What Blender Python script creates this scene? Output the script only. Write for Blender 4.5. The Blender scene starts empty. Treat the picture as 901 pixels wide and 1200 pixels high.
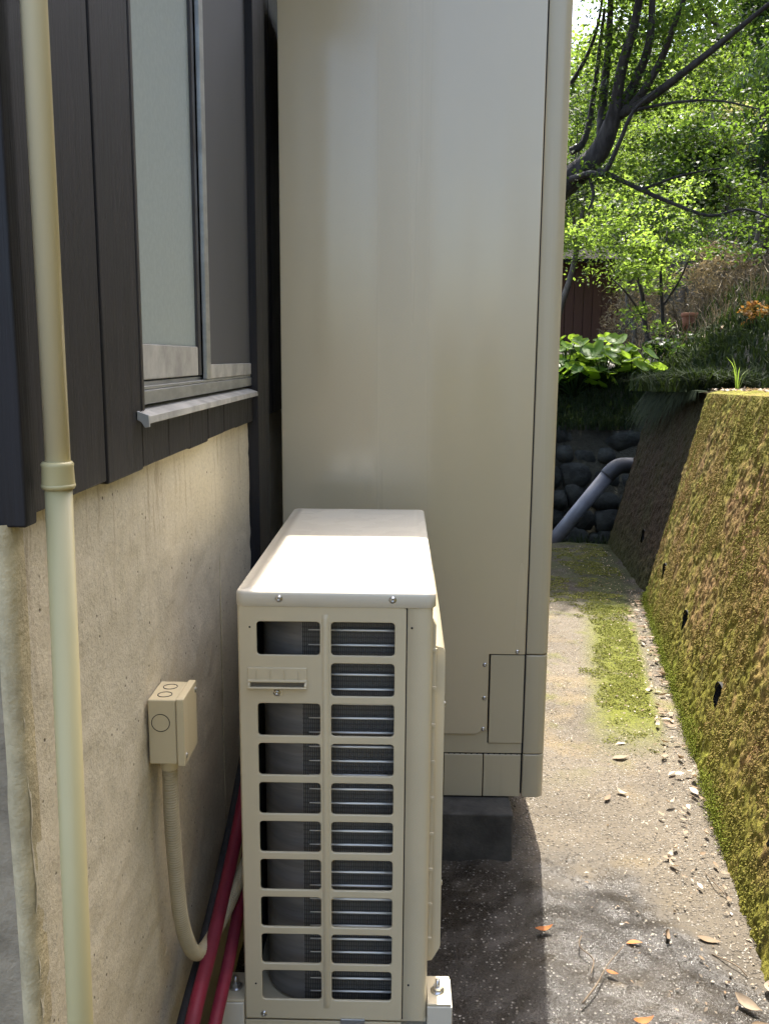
import bpy, bmesh, math, random
import numpy as np
from mathutils import Matrix, Vector, Quaternion

S = bpy.context.scene
COL = S.collection
rng = np.random.default_rng(11)
random.seed(11)

# ------------------------------------------------------------------ camera
CAM_H = 1.41
R = Matrix(((0.99979598, -0.01089781, 0.01700709),
            (0.0185916, 0.16732439, -0.98572658),
            (0.00789656, 0.98584166, 0.16749286)))
cd = bpy.data.cameras.new('camera')
cam = bpy.data.objects.new('camera', cd)
COL.objects.link(cam)
cd.sensor_fit = 'VERTICAL'
cd.sensor_height = 36.0
cd.sensor_width = 27.0
cd.lens = 36.0 * 1060.4 / 1200.0
cd.clip_start = 0.05
cd.clip_end = 2000
cam.matrix_world = Matrix.Translation((0, 0, CAM_H)) @ R.to_4x4()
S.camera = cam

# ------------------------------------------------------------------ sky and sun
SUN_EL, SUN_AZ = math.radians(65.0), math.radians(7.0)     # azimuth: to the right of straight ahead (+Y)
w = bpy.data.worlds.new('World')
S.world = w
w.use_nodes = True
nt = w.node_tree
nt.nodes.clear()
wo = nt.nodes.new('ShaderNodeOutputWorld')
bg = nt.nodes.new('ShaderNodeBackground')
sky = nt.nodes.new('ShaderNodeTexSky')
sky.sky_type = 'NISHITA'
sky.sun_disc = False
sky.sun_elevation = SUN_EL
sky.sun_rotation = SUN_AZ
sky.air_density = 1.0
sky.dust_density = 4.0
sky.ozone_density = 0.6
bg.inputs['Strength'].default_value = 0.15
nt.links.new(sky.outputs[0], bg.inputs[0])
nt.links.new(bg.outputs[0], wo.inputs[0])

sl = bpy.data.lights.new('sun', 'SUN')
sl.energy = 3.0
sl.angle = math.radians(0.53)
sl.color = (1.0, 0.95, 0.86)
so = bpy.data.objects.new('sun', sl)
COL.objects.link(so)
sv = Vector((math.sin(SUN_AZ) * math.cos(SUN_EL), math.cos(SUN_AZ) * math.cos(SUN_EL), math.sin(SUN_EL)))
so.rotation_euler = (-sv).to_track_quat('-Z', 'Y').to_euler()
so.location = (0, 0, 12)

S.view_settings.view_transform = 'Standard'
S.view_settings.look = 'None'
S.view_settings.exposure = 2.12
S.view_settings.gamma = 1.0
S.cycles.max_bounces = 10
S.cycles.diffuse_bounces = 5
S.cycles.glossy_bounces = 4
S.cycles.transmission_bounces = 6
S.cycles.transparent_max_bounces = 8
S.cycles.sample_clamp_indirect = 6
S.cycles.use_denoising = True


# ------------------------------------------------------------------ helpers
def tag(o, label=None, cat=None, group=None, kind=None):
    if label: o['label'] = label
    if cat: o['category'] = cat
    if group: o['group'] = group
    if kind: o['kind'] = kind
    return o


def thing(name, loc, label, cat, group=None):
    o = bpy.data.objects.new(name, None)
    o.empty_display_size = 0.1
    COL.objects.link(o)
    o.location = loc
    return tag(o, label, cat, group)


def world_loc(o):
    v = Vector(o.location)
    return v


def link(name, me, mat=None, parent=None, smooth=False, bevel=0.0, seg=2):
    o = bpy.data.objects.new(name, me)
    COL.objects.link(o)
    if mat and not me.materials:
        me.materials.append(mat)
    if smooth and len(me.polygons):
        me.polygons.foreach_set('use_smooth', np.ones(len(me.polygons), bool))
    if parent is not None:
        o.parent = parent
        off = Vector(parent.location)
        o.matrix_parent_inverse = Matrix.Translation(-off)
    if bevel > 0:
        b = o.modifiers.new('edge', 'BEVEL')
        b.width = bevel
        b.segments = seg
        b.limit_method = 'ANGLE'
        b.angle_limit = math.radians(35)
        if smooth is False:
            me.polygons.foreach_set('use_smooth', np.ones(len(me.polygons), bool))
            b.harden_normals = True
    return o


def mesh(verts, faces):
    me = bpy.data.meshes.new('m')
    me.from_pydata([tuple(v) for v in verts], [], [tuple(f) for f in faces])
    me.update()
    return me


def box(name, x0, x1, y0, y1, z0, z1, mat, parent=None, bevel=0.0, seg=2):
    v = [(x, y, z) for x in (x0, x1) for y in (y0, y1) for z in (z0, z1)]
    f = [(0, 1, 3, 2), (4, 6, 7, 5), (0, 4, 5, 1), (2, 3, 7, 6), (0, 2, 6, 4), (1, 5, 7, 3)]
    return link(name, mesh(v, f), mat, parent, bevel=bevel, seg=seg)


def prism(name, prof, axis, a, b, mat, parent=None, bevel=0.0, smooth=False):
    """profile extruded along an axis. axis 1: profile is (x,z) along y; axis 0: (y,z) along x; axis 2: (x,y) along z"""
    n = len(prof)
    def P(p, t):
        return {0: (t, p[0], p[1]), 1: (p[0], t, p[1]), 2: (p[0], p[1], t)}[axis]
    v = [P(p, a) for p in prof] + [P(p, b) for p in prof]
    f = [tuple(range(n)), tuple(range(2 * n - 1, n - 1, -1))]
    for i in range(n):
        j = (i + 1) % n
        f.append((i, i + n, j + n, j))
    me = mesh(v, f)
    bm = bmesh.new(); bm.from_mesh(me)
    bmesh.ops.recalc_face_normals(bm, faces=bm.faces)
    bm.to_mesh(me); bm.free()
    return link(name, me, mat, parent, bevel=bevel, smooth=smooth)


def tube_mesh(pts, rad, seg=10, caps=True):
    pts = [Vector(p) for p in pts]
    n = len(pts)
    rad = rad if hasattr(rad, '__len__') else [rad] * n
    t0 = (pts[1] - pts[0]).normalized()
    u = t0.orthogonal().normalized()
    V, F = [], []
    prev = t0
    for i in range(n):
        if i == 0: t = t0
        elif i == n - 1: t = (pts[i] - pts[i - 1]).normalized()
        else: t = (pts[i + 1] - pts[i - 1]).normalized()
        q = prev.rotation_difference(t)
        u = (q @ u); u = (u - u.dot(t) * t).normalized()
        prev = t
        b = t.cross(u)
        for k in range(seg):
            a = 2 * math.pi * k / seg
            V.append(pts[i] + rad[i] * (math.cos(a) * u + math.sin(a) * b))
    for i in range(n - 1):
        for k in range(seg):
            k2 = (k + 1) % seg
            F.append((i * seg + k, i * seg + k2, (i + 1) * seg + k2, (i + 1) * seg + k))
    if caps:
        F.append(tuple(range(seg - 1, -1, -1)))
        F.append(tuple(range((n - 1) * seg, n * seg)))
    return mesh(V, F)


def tube(name, pts, rad, mat, parent=None, seg=10, caps=True):
    o = link(name, tube_mesh(pts, rad, seg, caps), mat, parent, smooth=True)
    return o


def spline(pts, n=40):
    """Catmull-Rom through the points"""
    P = [np.array(p, float) for p in pts]
    P = [2 * P[0] - P[1]] + P + [2 * P[-1] - P[-2]]
    out = []
    m = len(P) - 3
    for s in np.linspace(0, m - 1e-6, n):
        i = int(s); t = s - i
        a, b, c, d = P[i:i + 4]
        out.append(0.5 * (2 * b + (c - a) * t + (2 * a - 5 * b + 4 * c - d) * t * t + (3 * b - a - 3 * c + d) * t ** 3))
    return out


def rounded_rect(x0, x1, y0, y1, r, n=4):
    out = []
    for cx, cy, a0 in ((x1 - r, y1 - r, 0), (x0 + r, y1 - r, 90), (x0 + r, y0 + r, 180), (x1 - r, y0 + r, 270)):
        for k in range(n + 1):
            a = math.radians(a0 + 90 * k / n)
            out.append((cx + r * math.cos(a), cy + r * math.sin(a)))
    return out


def plate(name, outer, holes, thick, bev, M, mat, parent=None):
    """flat plate with holes: 2D curve filled and extruded, turned into a mesh, placed with matrix M (plate is in its XY plane)"""
    cu = bpy.data.curves.new('c', 'CURVE')
    cu.dimensions = '2D'
    cu.fill_mode = 'BOTH'
    for loop in [outer] + holes:
        s = cu.splines.new('POLY')
        s.points.add(len(loop) - 1)
        for p, q in zip(s.points, loop):
            p.co = (q[0], q[1], 0, 1)
        s.use_cyclic_u = True
    cu.extrude = thick / 2
    cu.bevel_depth = bev
    cu.bevel_resolution = 1
    cu.offset = -bev
    tmp = bpy.data.objects.new('tmp', cu)
    COL.objects.link(tmp)
    dg = bpy.context.evaluated_depsgraph_get()
    me = bpy.data.meshes.new_from_object(tmp.evaluated_get(dg))
    bpy.data.objects.remove(tmp)
    bpy.data.curves.remove(cu)
    me.transform(M)
    me.materials.clear()
    return link(name, me, mat, parent)


# numpy value noise -------------------------------------------------
def _h(ix, iy, iz, seed):
    n = (ix * 73856093) ^ (iy * 19349663) ^ (iz * 83492791) ^ (seed * 2654435)
    n = (n ^ (n >> 13)) * 1274126177
    return ((n ^ (n >> 16)) & 0xffff) / 65535.0


def vnoise(p, seed=0):
    p = np.asarray(p, float)
    i = np.floor(p).astype(np.int64)
    f = p - i
    f = f * f * (3 - 2 * f)
    o = 0
    for dx in (0, 1):
        for dy in (0, 1):
            for dz in (0, 1):
                wgt = (f[:, 0] if dx else 1 - f[:, 0]) * (f[:, 1] if dy else 1 - f[:, 1]) * (f[:, 2] if dz else 1 - f[:, 2])
                o = o + wgt * _h(i[:, 0] + dx, i[:, 1] + dy, i[:, 2] + dz, seed)
    return o * 2 - 1


def fbm(p, oct=4, seed=0):
    p = np.asarray(p, float)
    o, a = 0, 1.0
    for k in range(oct):
        o = o + a * vnoise(p * 2 ** k, seed + k * 7)
        a *= .5
    return o


def quads(V, nq, tint=None):
    """mesh of nq separate quads; V is (nq*4,3)"""
    me = bpy.data.meshes.new('q')
    me.vertices.add(nq * 4)
    me.vertices.foreach_set('co', np.ascontiguousarray(V, np.float32).ravel())
    me.loops.add(nq * 4)
    me.loops.foreach_set('vertex_index', np.arange(nq * 4, dtype=np.int32))
    me.polygons.add(nq)
    me.polygons.foreach_set('loop_start', np.arange(0, nq * 4, 4, dtype=np.int32))
    me.polygons.foreach_set('loop_total', np.full(nq, 4, np.int32))
    if tint is not None:
        at = me.attributes.new('tint', 'FLOAT', 'POINT')
        at.data.foreach_set('value', np.repeat(tint, 4).astype(np.float32))
    me.update(calc_edges=True)
    return me


def grid_mesh(P, nu, nv):
    """P: (nu*nv,3) grid, v fastest"""
    i = np.arange(nu - 1)[:, None] * nv + np.arange(nv - 1)[None, :]
    F = np.stack([i, i + nv, i + nv + 1, i + 1], -1).reshape(-1, 4)
    return P, F


def np_mesh(P, F):
    me = bpy.data.meshes.new('g')
    me.vertices.add(len(P))
    me.vertices.foreach_set('co', np.ascontiguousarray(P, np.float32).ravel())
    me.loops.add(F.size)
    me.loops.foreach_set('vertex_index', np.ascontiguousarray(F, np.int32).ravel())
    me.polygons.add(len(F))
    me.polygons.foreach_set('loop_start', np.arange(0, F.size, F.shape[1], dtype=np.int32))
    me.polygons.foreach_set('loop_total', np.full(len(F), F.shape[1], np.int32))
    me.update(calc_edges=True)
    return me


def unit(v):
    return v / np.maximum(np.linalg.norm(v, axis=1, keepdims=True), 1e-9)


def leaf_mesh(C, size, r, up=0.5, aspect=0.55, droop=0.0, tint=None, jitter=.35):
    """one bent diamond per centre"""
    n = len(C)
    nr = unit(r.normal(size=(n, 3)) + np.array([0, 0, up * 3.0]))
    d = unit(np.cross(nr, r.normal(size=(n, 3))))
    d[:, 2] -= droop
    d = unit(d)
    s = unit(np.cross(nr, d))
    L = (size * (1 + jitter * r.uniform(-1, 1, n)))[:, None]
    W = L * aspect
    V = np.empty((n, 4, 3))
    V[:, 0] = C - d * L * .5
    V[:, 1] = C + s * W * .5 + nr * L * .08 - d * L * .05
    V[:, 2] = C + d * L * .5 - nr * L * .06
    V[:, 3] = C - s * W * .5 + nr * L * .08 - d * L * .05
    return quads(V.reshape(-1, 3), n, tint if tint is not None else r.uniform(0, 1, n))


# ------------------------------------------------------------------ materials
def new_mat(name):
    m = bpy.data.materials.new(name)
    m.use_nodes = True
    nt = m.node_tree
    nt.nodes.clear()
    out = nt.nodes.new('ShaderNodeOutputMaterial')
    b = nt.nodes.new('ShaderNodeBsdfPrincipled')
    nt.links.new(b.outputs[0], out.inputs[0])
    return m, nt, b, out


class NB:
    def __init__(s, nt):
        s.nt = nt
    def n(s, t, **k):
        o = s.nt.nodes.new(t)
        for a, v in k.items():
            setattr(o, a, v)
        return o
    def put(s, v, sock):
        if hasattr(v, 'is_linked') or hasattr(v, 'links'):
            s.nt.links.new(v, sock)
        else:
            sock.default_value = v
    def coord(s, scale=(1, 1, 1), loc=(0, 0, 0), rot=(0, 0, 0)):
        g = s.n('ShaderNodeNewGeometry')
        m = s.n('ShaderNodeMapping')
        s.nt.links.new(g.outputs['Position'], m.inputs[0])
        m.inputs['Scale'].default_value = scale
        m.inputs['Location'].default_value = loc
        m.inputs['Rotation'].default_value = rot
        return m.outputs[0]
    def noise(s, vec, scale, detail=4, rough=.55, dist=0):
        o = s.n('ShaderNodeTexNoise')
        s.nt.links.new(vec, o.inputs['Vector'])
        o.inputs['Scale'].default_value = scale
        o.inputs['Detail'].default_value = detail
        o.inputs['Roughness'].default_value = rough
        o.inputs['Distortion'].default_value = dist
        return o.outputs[0]
    def voro(s, vec, scale, feature='F1', out='Distance', rand=1.0):
        o = s.n('ShaderNodeTexVoronoi', feature=feature)
        s.nt.links.new(vec, o.inputs['Vector'])
        o.inputs['Scale'].default_value = scale
        o.inputs['Randomness'].default_value = rand
        return o.outputs[out]
    def ramp(s, fac, stops, interp='LINEAR'):
        o = s.n('ShaderNodeValToRGB')
        o.color_ramp.interpolation = interp
        e = o.color_ramp.elements
        while len(e) < len(stops):
            e.new(.5)
        for q, (p, c) in zip(e, stops):
            q.position = p
            q.color = (*c, 1) if hasattr(c, '__len__') else (c, c, c, 1)
        s.put(fac, o.inputs[0])
        return o.outputs[0]
    def mix(s, fac, a, b, mode='MIX'):
        o = s.n('ShaderNodeMix', data_type='RGBA', blend_type=mode)
        s.put(fac, o.inputs[0])
        s.put((*a, 1) if isinstance(a, tuple) and len(a) == 3 else a, o.inputs[6])
        s.put((*b, 1) if isinstance(b, tuple) and len(b) == 3 else b, o.inputs[7])
        return o.outputs[2]
    def math(s, op, a, b=0.0, c=0.0, clamp=False):
        o = s.n('ShaderNodeMath', operation=op, use_clamp=clamp)
        s.put(a, o.inputs[0]); s.put(b, o.inputs[1]); s.put(c, o.inputs[2])
        return o.outputs[0]
    def mrange(s, v, a, b, c=0.0, d=1.0):
        o = s.n('ShaderNodeMapRange', interpolation_type='SMOOTHSTEP')
        s.put(v, o.inputs[0])
        for k, x in zip((1, 2, 3, 4), (a, b, c, d)):
            s.put(x, o.inputs[k])
        return o.outputs[0]
    def pos(s):
        g = s.n('ShaderNodeNewGeometry')
        x = s.n('ShaderNodeSeparateXYZ')
        s.nt.links.new(g.outputs['Position'], x.inputs[0])
        return x.outputs[0], x.outputs[1], x.outputs[2]
    def bump(s, h, strength, dist, bsdf, normal=None):
        o = s.n('ShaderNodeBump')
        s.put(h, o.inputs['Height'])
        o.inputs['Strength'].default_value = strength
        o.inputs['Distance'].default_value = dist
        if normal: s.nt.links.new(normal, o.inputs['Normal'])
        s.nt.links.new(o.outputs[0], bsdf.inputs['Normal'])
        return o.outputs[0]


def paint(name, col, rough=.32, coat=0.0, dirt=.06, wave=0.0, spec=.5, crough=.2, cior=1.5):
    m, nt, b, out = new_mat(name)
    N = NB(nt)
    c = N.coord()
    dk = tuple(x * (1 - dirt * 2) for x in col)
    f = N.noise(c, 3.0, 5, .6)
    f2 = N.noise(N.coord((1.5, 1.5, .5)), 2.0, 3, .5)
    cc = N.mix(N.mrange(f, .35, .75), col, dk)
    cc = N.mix(N.mrange(f2, .55, .8, 0, .25), cc, tuple(x * .9 for x in col))
    N.put(cc, b.inputs['Base Color'])
    b.inputs['Roughness'].default_value = rough
    b.inputs['Specular IOR Level'].default_value = spec
    b.inputs['Coat Weight'].default_value = coat
    N.put(N.mrange(N.noise(N.coord((9, 9, .22), (4, 0, 0)), 1.0, 3, .5), .3, .7, crough * .6, crough * 1.9), b.inputs['Coat Roughness'])
    b.inputs['Coat IOR'].default_value = cior
    h = N.math('ADD', N.math('MULTIPLY', N.noise(c, 420, 2), .35), N.math('MULTIPLY', N.noise(c, 2.2, 2), wave))
    N.bump(h, .1, .0006 if wave == 0 else .004, b)
    return m


def flat(name, col, rough=.5, metal=0.0, var=.15, scale=8, bump=0.0, bscale=80, bdist=.002, stretch=(1, 1, 1), spec=.5):
    m, nt, b, out = new_mat(name)
    N = NB(nt)
    f = N.noise(N.coord(stretch), scale, 5, .6)
    cc = N.mix(N.mrange(f, .3, .72), tuple(min(1, x * (1 + var)) for x in col), tuple(x * (1 - var) for x in col))
    N.put(cc, b.inputs['Base Color'])
    b.inputs['Metallic'].default_value = metal
    N.put(N.mrange(f, .3, .7, rough * .85, min(1, rough * 1.2)), b.inputs['Roughness'])
    b.inputs['Specular IOR Level'].default_value = spec
    if bump:
        N.bump(N.noise(N.coord(stretch), bscale, 4, .65), bump, bdist, b)
    return m


def leafmat(name, dark, light, trans, tw=.5, rough=.42):
    m, nt, b, out = new_mat(name)
    N = NB(nt)
    a = N.n('ShaderNodeAttribute', attribute_name='tint')
    c = N.mix(a.outputs['Fac'], dark, light)
    N.put(c, b.inputs['Base Color'])
    b.inputs['Roughness'].default_value = rough + .08
    b.inputs['Specular IOR Level'].default_value = .25
    t = N.n('ShaderNodeBsdfTranslucent')
    c2 = N.mix(a.outputs['Fac'], tuple(x * .35 for x in trans), trans)
    nt.links.new(c2, t.inputs[0])
    mx = N.n('ShaderNodeMixShader')
    mx.inputs[0].default_value = tw
    nt.links.new(b.outputs[0], mx.inputs[1])
    nt.links.new(t.outputs[0], mx.inputs[2])
    nt.links.new(mx.outputs[0], out.inputs[0])
    return m


def m_stucco():
    m, nt, b, out = new_mat('cement render')
    N = NB(nt)
    c = N.coord()
    x, y, z = N.pos()
    base = N.mix(N.mrange(N.noise(c, 2.2, 5), .3, .7), (.62, .55, .395), (.54, .48, .35))
    grit = N.noise(c, 170, 4, .7)
    base = N.mix(N.mrange(grit, .5, .72, 0, .55), base, (.30, .26, .20))
    base = N.mix(N.mrange(grit, .48, .3, 0, .5), base, (.72, .65, .48))
    pits = N.voro(c, 55)
    pm = N.math('MULTIPLY', N.mrange(pits, .16, .06), N.mrange(N.noise(c, 20, 2), .5, .62))
    base = N.mix(pm, base, (.10, .08, .06))
    # run-off stains below the boards
    st = N.noise(N.coord((1, 22, 1.2)), 3.0, 4, .6)
    sm = N.math('MULTIPLY', N.mrange(st, .52, .7), N.mrange(z, 0.95, 1.24))
    base = N.mix(N.math('MULTIPLY', sm, .45), base, (.24, .17, .10))
    # darker towards the ground
    base = N.mix(N.math('MULTIPLY', N.mrange(z, .5, .05), .5), base, (.14, .12, .09))
    N.put(base, b.inputs['Base Color'])
    b.inputs['Roughness'].default_value = .9
    h = N.math('ADD', N.math('MULTIPLY', grit, .8), N.math('MULTIPLY', N.noise(c, 45, 4), .8))
    h = N.math('SUBTRACT', h, N.math('MULTIPLY', pm, 1.2))
    N.bump(h, .55, .003, b)
    return m


def m_wood(name, col, col2):
    m, nt, b, out = new_mat(name)
    N = NB(nt)
    oi = N.n('ShaderNodeObjectInfo')
    gr = N.noise(N.coord((30, 30, 1.3)), 5.0, 6, .65, .6)
    fine = N.noise(N.coord((90, 90, 2.0)), 5.0, 3, .6)
    cc = N.mix(N.mrange(gr, .35, .7), col, col2)
    cc = N.mix(N.math('MULTIPLY', oi.outputs['Random'], .35), cc, tuple(x * 1.6 for x in col))
    wear = N.math('MULTIPLY', N.mrange(fine, .66, .8), N.mrange(N.noise(N.coord((3, 3, 1)), 3, 3), .45, .65))
    cc = N.mix(N.math('MULTIPLY', wear, .35), cc, (.16, .14, .12))
    N.put(cc, b.inputs['Base Color'])
    N.put(N.mrange(gr, .3, .7, .45, .65), b.inputs['Roughness'])
    b.inputs['Specular IOR Level'].default_value = .35
    N.bump(N.math('ADD', gr, N.math('MULTIPLY', fine, .6)), .5, .002, b)
    return m


def m_path():
    m, nt, b, out = new_mat('old concrete')
    N = NB(nt)
    c = N.coord()
    x, y, z = N.pos()
    base = N.mix(N.mrange(N.noise(c, 1.6, 6, .6), .3, .7), (.150, .126, .092), (.098, .083, .062))
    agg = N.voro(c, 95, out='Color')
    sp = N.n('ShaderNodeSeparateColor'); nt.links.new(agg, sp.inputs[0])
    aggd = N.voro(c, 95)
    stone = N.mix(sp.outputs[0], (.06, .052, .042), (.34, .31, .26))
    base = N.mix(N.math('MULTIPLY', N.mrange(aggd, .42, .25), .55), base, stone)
    fine = N.noise(c, 240, 3, .7)
    base = N.mix(N.mrange(fine, .5, .75, 0, .5), base, (.14, .12, .095))
    # buff patches of worn cement
    base = N.mix(N.math('MULTIPLY', N.mrange(N.noise(N.coord(loc=(3, 1, 0)), 2.6, 4), .52, .66), .45), base, (.21, .16, .085))
    # moss film: strip beside the wall, and the far end of the path
    wx = N.math('MULTIPLY_ADD', y, .1797, .515)                 # x of the wall's foot
    d = N.math('SUBTRACT', wx, x)                               # distance from the wall's foot
    nz = N.noise(N.coord(loc=(0, 7, 0)), 3.4, 5, .65)
    strip = N.math('MULTIPLY', N.mrange(d, .42, .26), N.mrange(d, .06, .12))
    strip = N.math('MULTIPLY', strip, N.math('MULTIPLY', N.mrange(y, 3.0, 3.5), N.mrange(nz, .33, .46)))
    far = N.math('MULTIPLY', N.mrange(y, 5.0, 5.8), N.mrange(nz, .36, .58))
    thin = N.math('MULTIPLY', N.math('MULTIPLY', N.mrange(nz, .50, .68), N.mrange(y, 2.7, 3.4)), .6)
    moss = N.math('MAXIMUM', N.math('MAXIMUM', strip, far), thin)
    shade_edge = N.math('ADD', y, N.math('MULTIPLY_ADD', nz, .8, -.4))
    fm = N.noise(c, 60, 4, .7)
    moss = N.math('MULTIPLY', moss, N.mrange(fm, .25, .45))
    base = N.mix(moss, base, N.mix(N.noise(c, 25, 3), (.085, .10, .012), (.15, .155, .022)))
    base = N.mix(N.math('MULTIPLY', N.mrange(shade_edge, 5.05, 5.4), .88), base, N.mix(moss, (.014, .011, .008), (.014, .019, .004)))  # tree shade over the far end, painted into the colour
    # wet in front, darkened further to deepen the tank's shadow there
    wn = N.noise(N.coord(loc=(1, 2, 0)), 4.0, 4, .6)
    edge = N.math('ADD', y, N.math('MULTIPLY_ADD', wn, .7, -.35))
    edge = N.math('ADD', edge, N.math('MULTIPLY', N.mrange(x, .55, 1.0), .8))
    wet = N.math('MULTIPLY', N.mrange(edge, 2.58, 2.18), N.mrange(N.noise(N.coord(loc=(5, 2, 0)), 14, 4, .7), .25, .42, .6, 1.0))
    base = N.mix(N.math('MULTIPLY', wet, .97), base, N.mix(1.0, base, (.10, .092, .08), 'MULTIPLY'))
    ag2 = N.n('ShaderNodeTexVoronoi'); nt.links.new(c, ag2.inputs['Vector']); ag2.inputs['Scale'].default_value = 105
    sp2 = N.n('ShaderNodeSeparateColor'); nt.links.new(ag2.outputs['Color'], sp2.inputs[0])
    glint_chip = N.math('MULTIPLY', N.mrange(sp2.outputs[1], .55, .62), N.mrange(ag2.outputs['Distance'], .36, .22))
    glint_chip = N.math('MULTIPLY', glint_chip, N.mrange(N.noise(c, 9, 3), .35, .55, .25, 1.0))
    glint_chip = N.math('MULTIPLY', glint_chip, N.math('SUBTRACT', 1.0, moss))
    dark = N.math('MULTIPLY', N.mrange(sp2.outputs[2], .66, .72), N.mrange(ag2.outputs['Distance'], .40, .25))
    base = N.mix(N.math('MULTIPLY', dark, .6), base, (.035, .03, .025))
    base = N.mix(N.math('MULTIPLY', glint_chip, .62), base, N.mix(sp2.outputs[0], (.22, .20, .17), (.50, .48, .43)))  # pale stone chips, also painted in as sun glints on the wet
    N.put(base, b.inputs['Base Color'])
    N.put(N.mix(N.math('MULTIPLY', wet, N.mrange(fine, .75, .45)), (.92, .92, .92), (.13, .13, .13)), b.inputs['Roughness'])
    b.inputs['Specular IOR Level'].default_value = .27
    h = N.math('ADD', N.math('MULTIPLY', fine, .5), N.math('MULTIPLY', N.mrange(aggd, .5, .1), .7))
    h = N.math('ADD', h, N.math('MULTIPLY', N.noise(c, 38, 4, .6), .7))
    h = N.math('ADD', h, N.math('MULTIPLY', moss, .8))
    hw = N.math('ADD', N.math('MULTIPLY', N.noise(c, 330, 2, .6), .22), N.math('MULTIPLY', N.noise(c, 60, 3), .10))
    mh = N.n('ShaderNodeMix', data_type='FLOAT')
    N.put(wet, mh.inputs[0]); N.put(h, mh.inputs[2]); N.put(hw, mh.inputs[3])
    h = N.math('ADD', mh.outputs[0], N.math('MULTIPLY', N.math('SUBTRACT', glint_chip, dark), .35))
    N.bump(h, .85, .008, b)
    return m


def m_mosswall():
    m, nt, b, out = new_mat('mossy concrete')
    N = NB(nt)
    c = N.coord()
    x, y, z = N.pos()
    big = N.noise(N.coord((1, 1, 1), (2, 0, 5)), 1.7, 4, .6)
    med = N.noise(c, 11, 5, .65)
    fine = N.noise(N.coord((1, 1, .6)), 75, 4, .7)
    moss = N.mix(N.mrange(med, .35, .65), (.135, .128, .018), (.205, .185, .032))
    brown = N.mix(N.mrange(med, .35, .65), (.18, .112, .046), (.24, .15, .066))
    f = N.math('ADD', big, N.math('MULTIPLY_ADD', med, .5, -.25))
    # more brown in the middle height, fresher moss at the top and foot
    f = N.math('ADD', f, N.math('MULTIPLY', N.mrange(z, .85, 1.2), -.10))
    f = N.math('ADD', f, N.math('MULTIPLY', N.mrange(z, .35, .0), -.22))
    base = N.mix(N.mrange(f, .36, .66), moss, brown)
    base = N.mix(N.mrange(fine, .5, .32, 0, .75), base, (.025, .02, .01))
    base = N.mix(N.mrange(fine, .58, .75, 0, .6), base, N.mix(N.mrange(f, .45, .55), (.30, .27, .06), (.38, .25, .12)))
    bright = N.math('MULTIPLY', N.mrange(z, .16, .02), N.mrange(med, .35, .5))
    base = N.mix(N.math('MULTIPLY', N.math('MULTIPLY', bright, N.mrange(y, 2.5, 3.4)), .85), base, (.16, .19, .02))
    streak = N.noise(N.coord((7, 7, .5)), 3.0, 4)
    base = N.mix(N.mrange(streak, .56, .74, 0, .6), base, (.04, .035, .02))
    base = N.mix(N.math('MULTIPLY', N.mrange(y, 5.2995, 5.301), .88), base, N.mix(fine, (.006, .0045, .003), (.016, .011, .007)))  # far section darkened: the trees' shade is put into its colour
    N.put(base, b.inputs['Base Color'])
    b.inputs['Roughness'].default_value = .95
    b.inputs['Specular IOR Level'].default_value = .15
    N.bump(N.math('ADD', fine, N.math('MULTIPLY', med, .8)), .9, .012, b)
    return m


def m_fins():
    m, nt, b, out = new_mat('aluminium fins')
    N = NB(nt)
    uv = N.n('ShaderNodeUVMap')
    sep = N.n('ShaderNodeSeparateXYZ'); nt.links.new(uv.outputs[0], sep.inputs[0])
    s = N.math('SINE', N.math('MULTIPLY', sep.outputs[0], 2 * math.pi / .0032))
    v = N.mrange(s, -.2, .9)
    row = N.math('SINE', N.math('MULTIPLY', sep.outputs[1], 2 * math.pi / .0085))
    v = N.math('MULTIPLY', v, N.mrange(row, -1.0, .2, .55, 1.0))
    N.put(N.mix(v, (.035, .034, .032), (.27, .26, .23)), b.inputs['Base Color'])
    b.inputs['Roughness'].default_value = .5
    b.inputs['Metallic'].default_value = .3
    N.bump(v, .8, .002, b)
    return m


def m_screen():
    m, nt, b, out = new_mat('insect screen')
    N = NB(nt)
    c = N.coord()
    N.put(N.mix(N.noise(N.coord((1, 2, .6)), 4, 4), (.045, .048, .055), (.075, .078, .085)), b.inputs['Base Color'])
    b.inputs['Roughness'].default_value = .55
    N.bump(N.noise(c, 600, 1), .3, .001, b)
    return m


def m_frost():
    m, nt, b, out = new_mat('frosted glass')
    N = NB(nt)
    c = N.coord()
    N.put(N.mix(N.mrange(N.noise(c, 90, 4, .7), .35, .7), (.25, .30, .30), (.30, .355, .35)), b.inputs['Base Color'])
    b.inputs['Roughness'].default_value = .33
    b.inputs['Specular IOR Level'].default_value = .6
    b.inputs['Coat Weight'].default_value = .3
    b.inputs['Coat Roughness'].default_value = .12
    N.bump(N.noise(c, 260, 3, .6), .2, .001, b)
    return m


def m_ribbed(name, col):
    return flat(name, col, .5, 0, .08, 20, .1, 300, .001)


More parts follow.
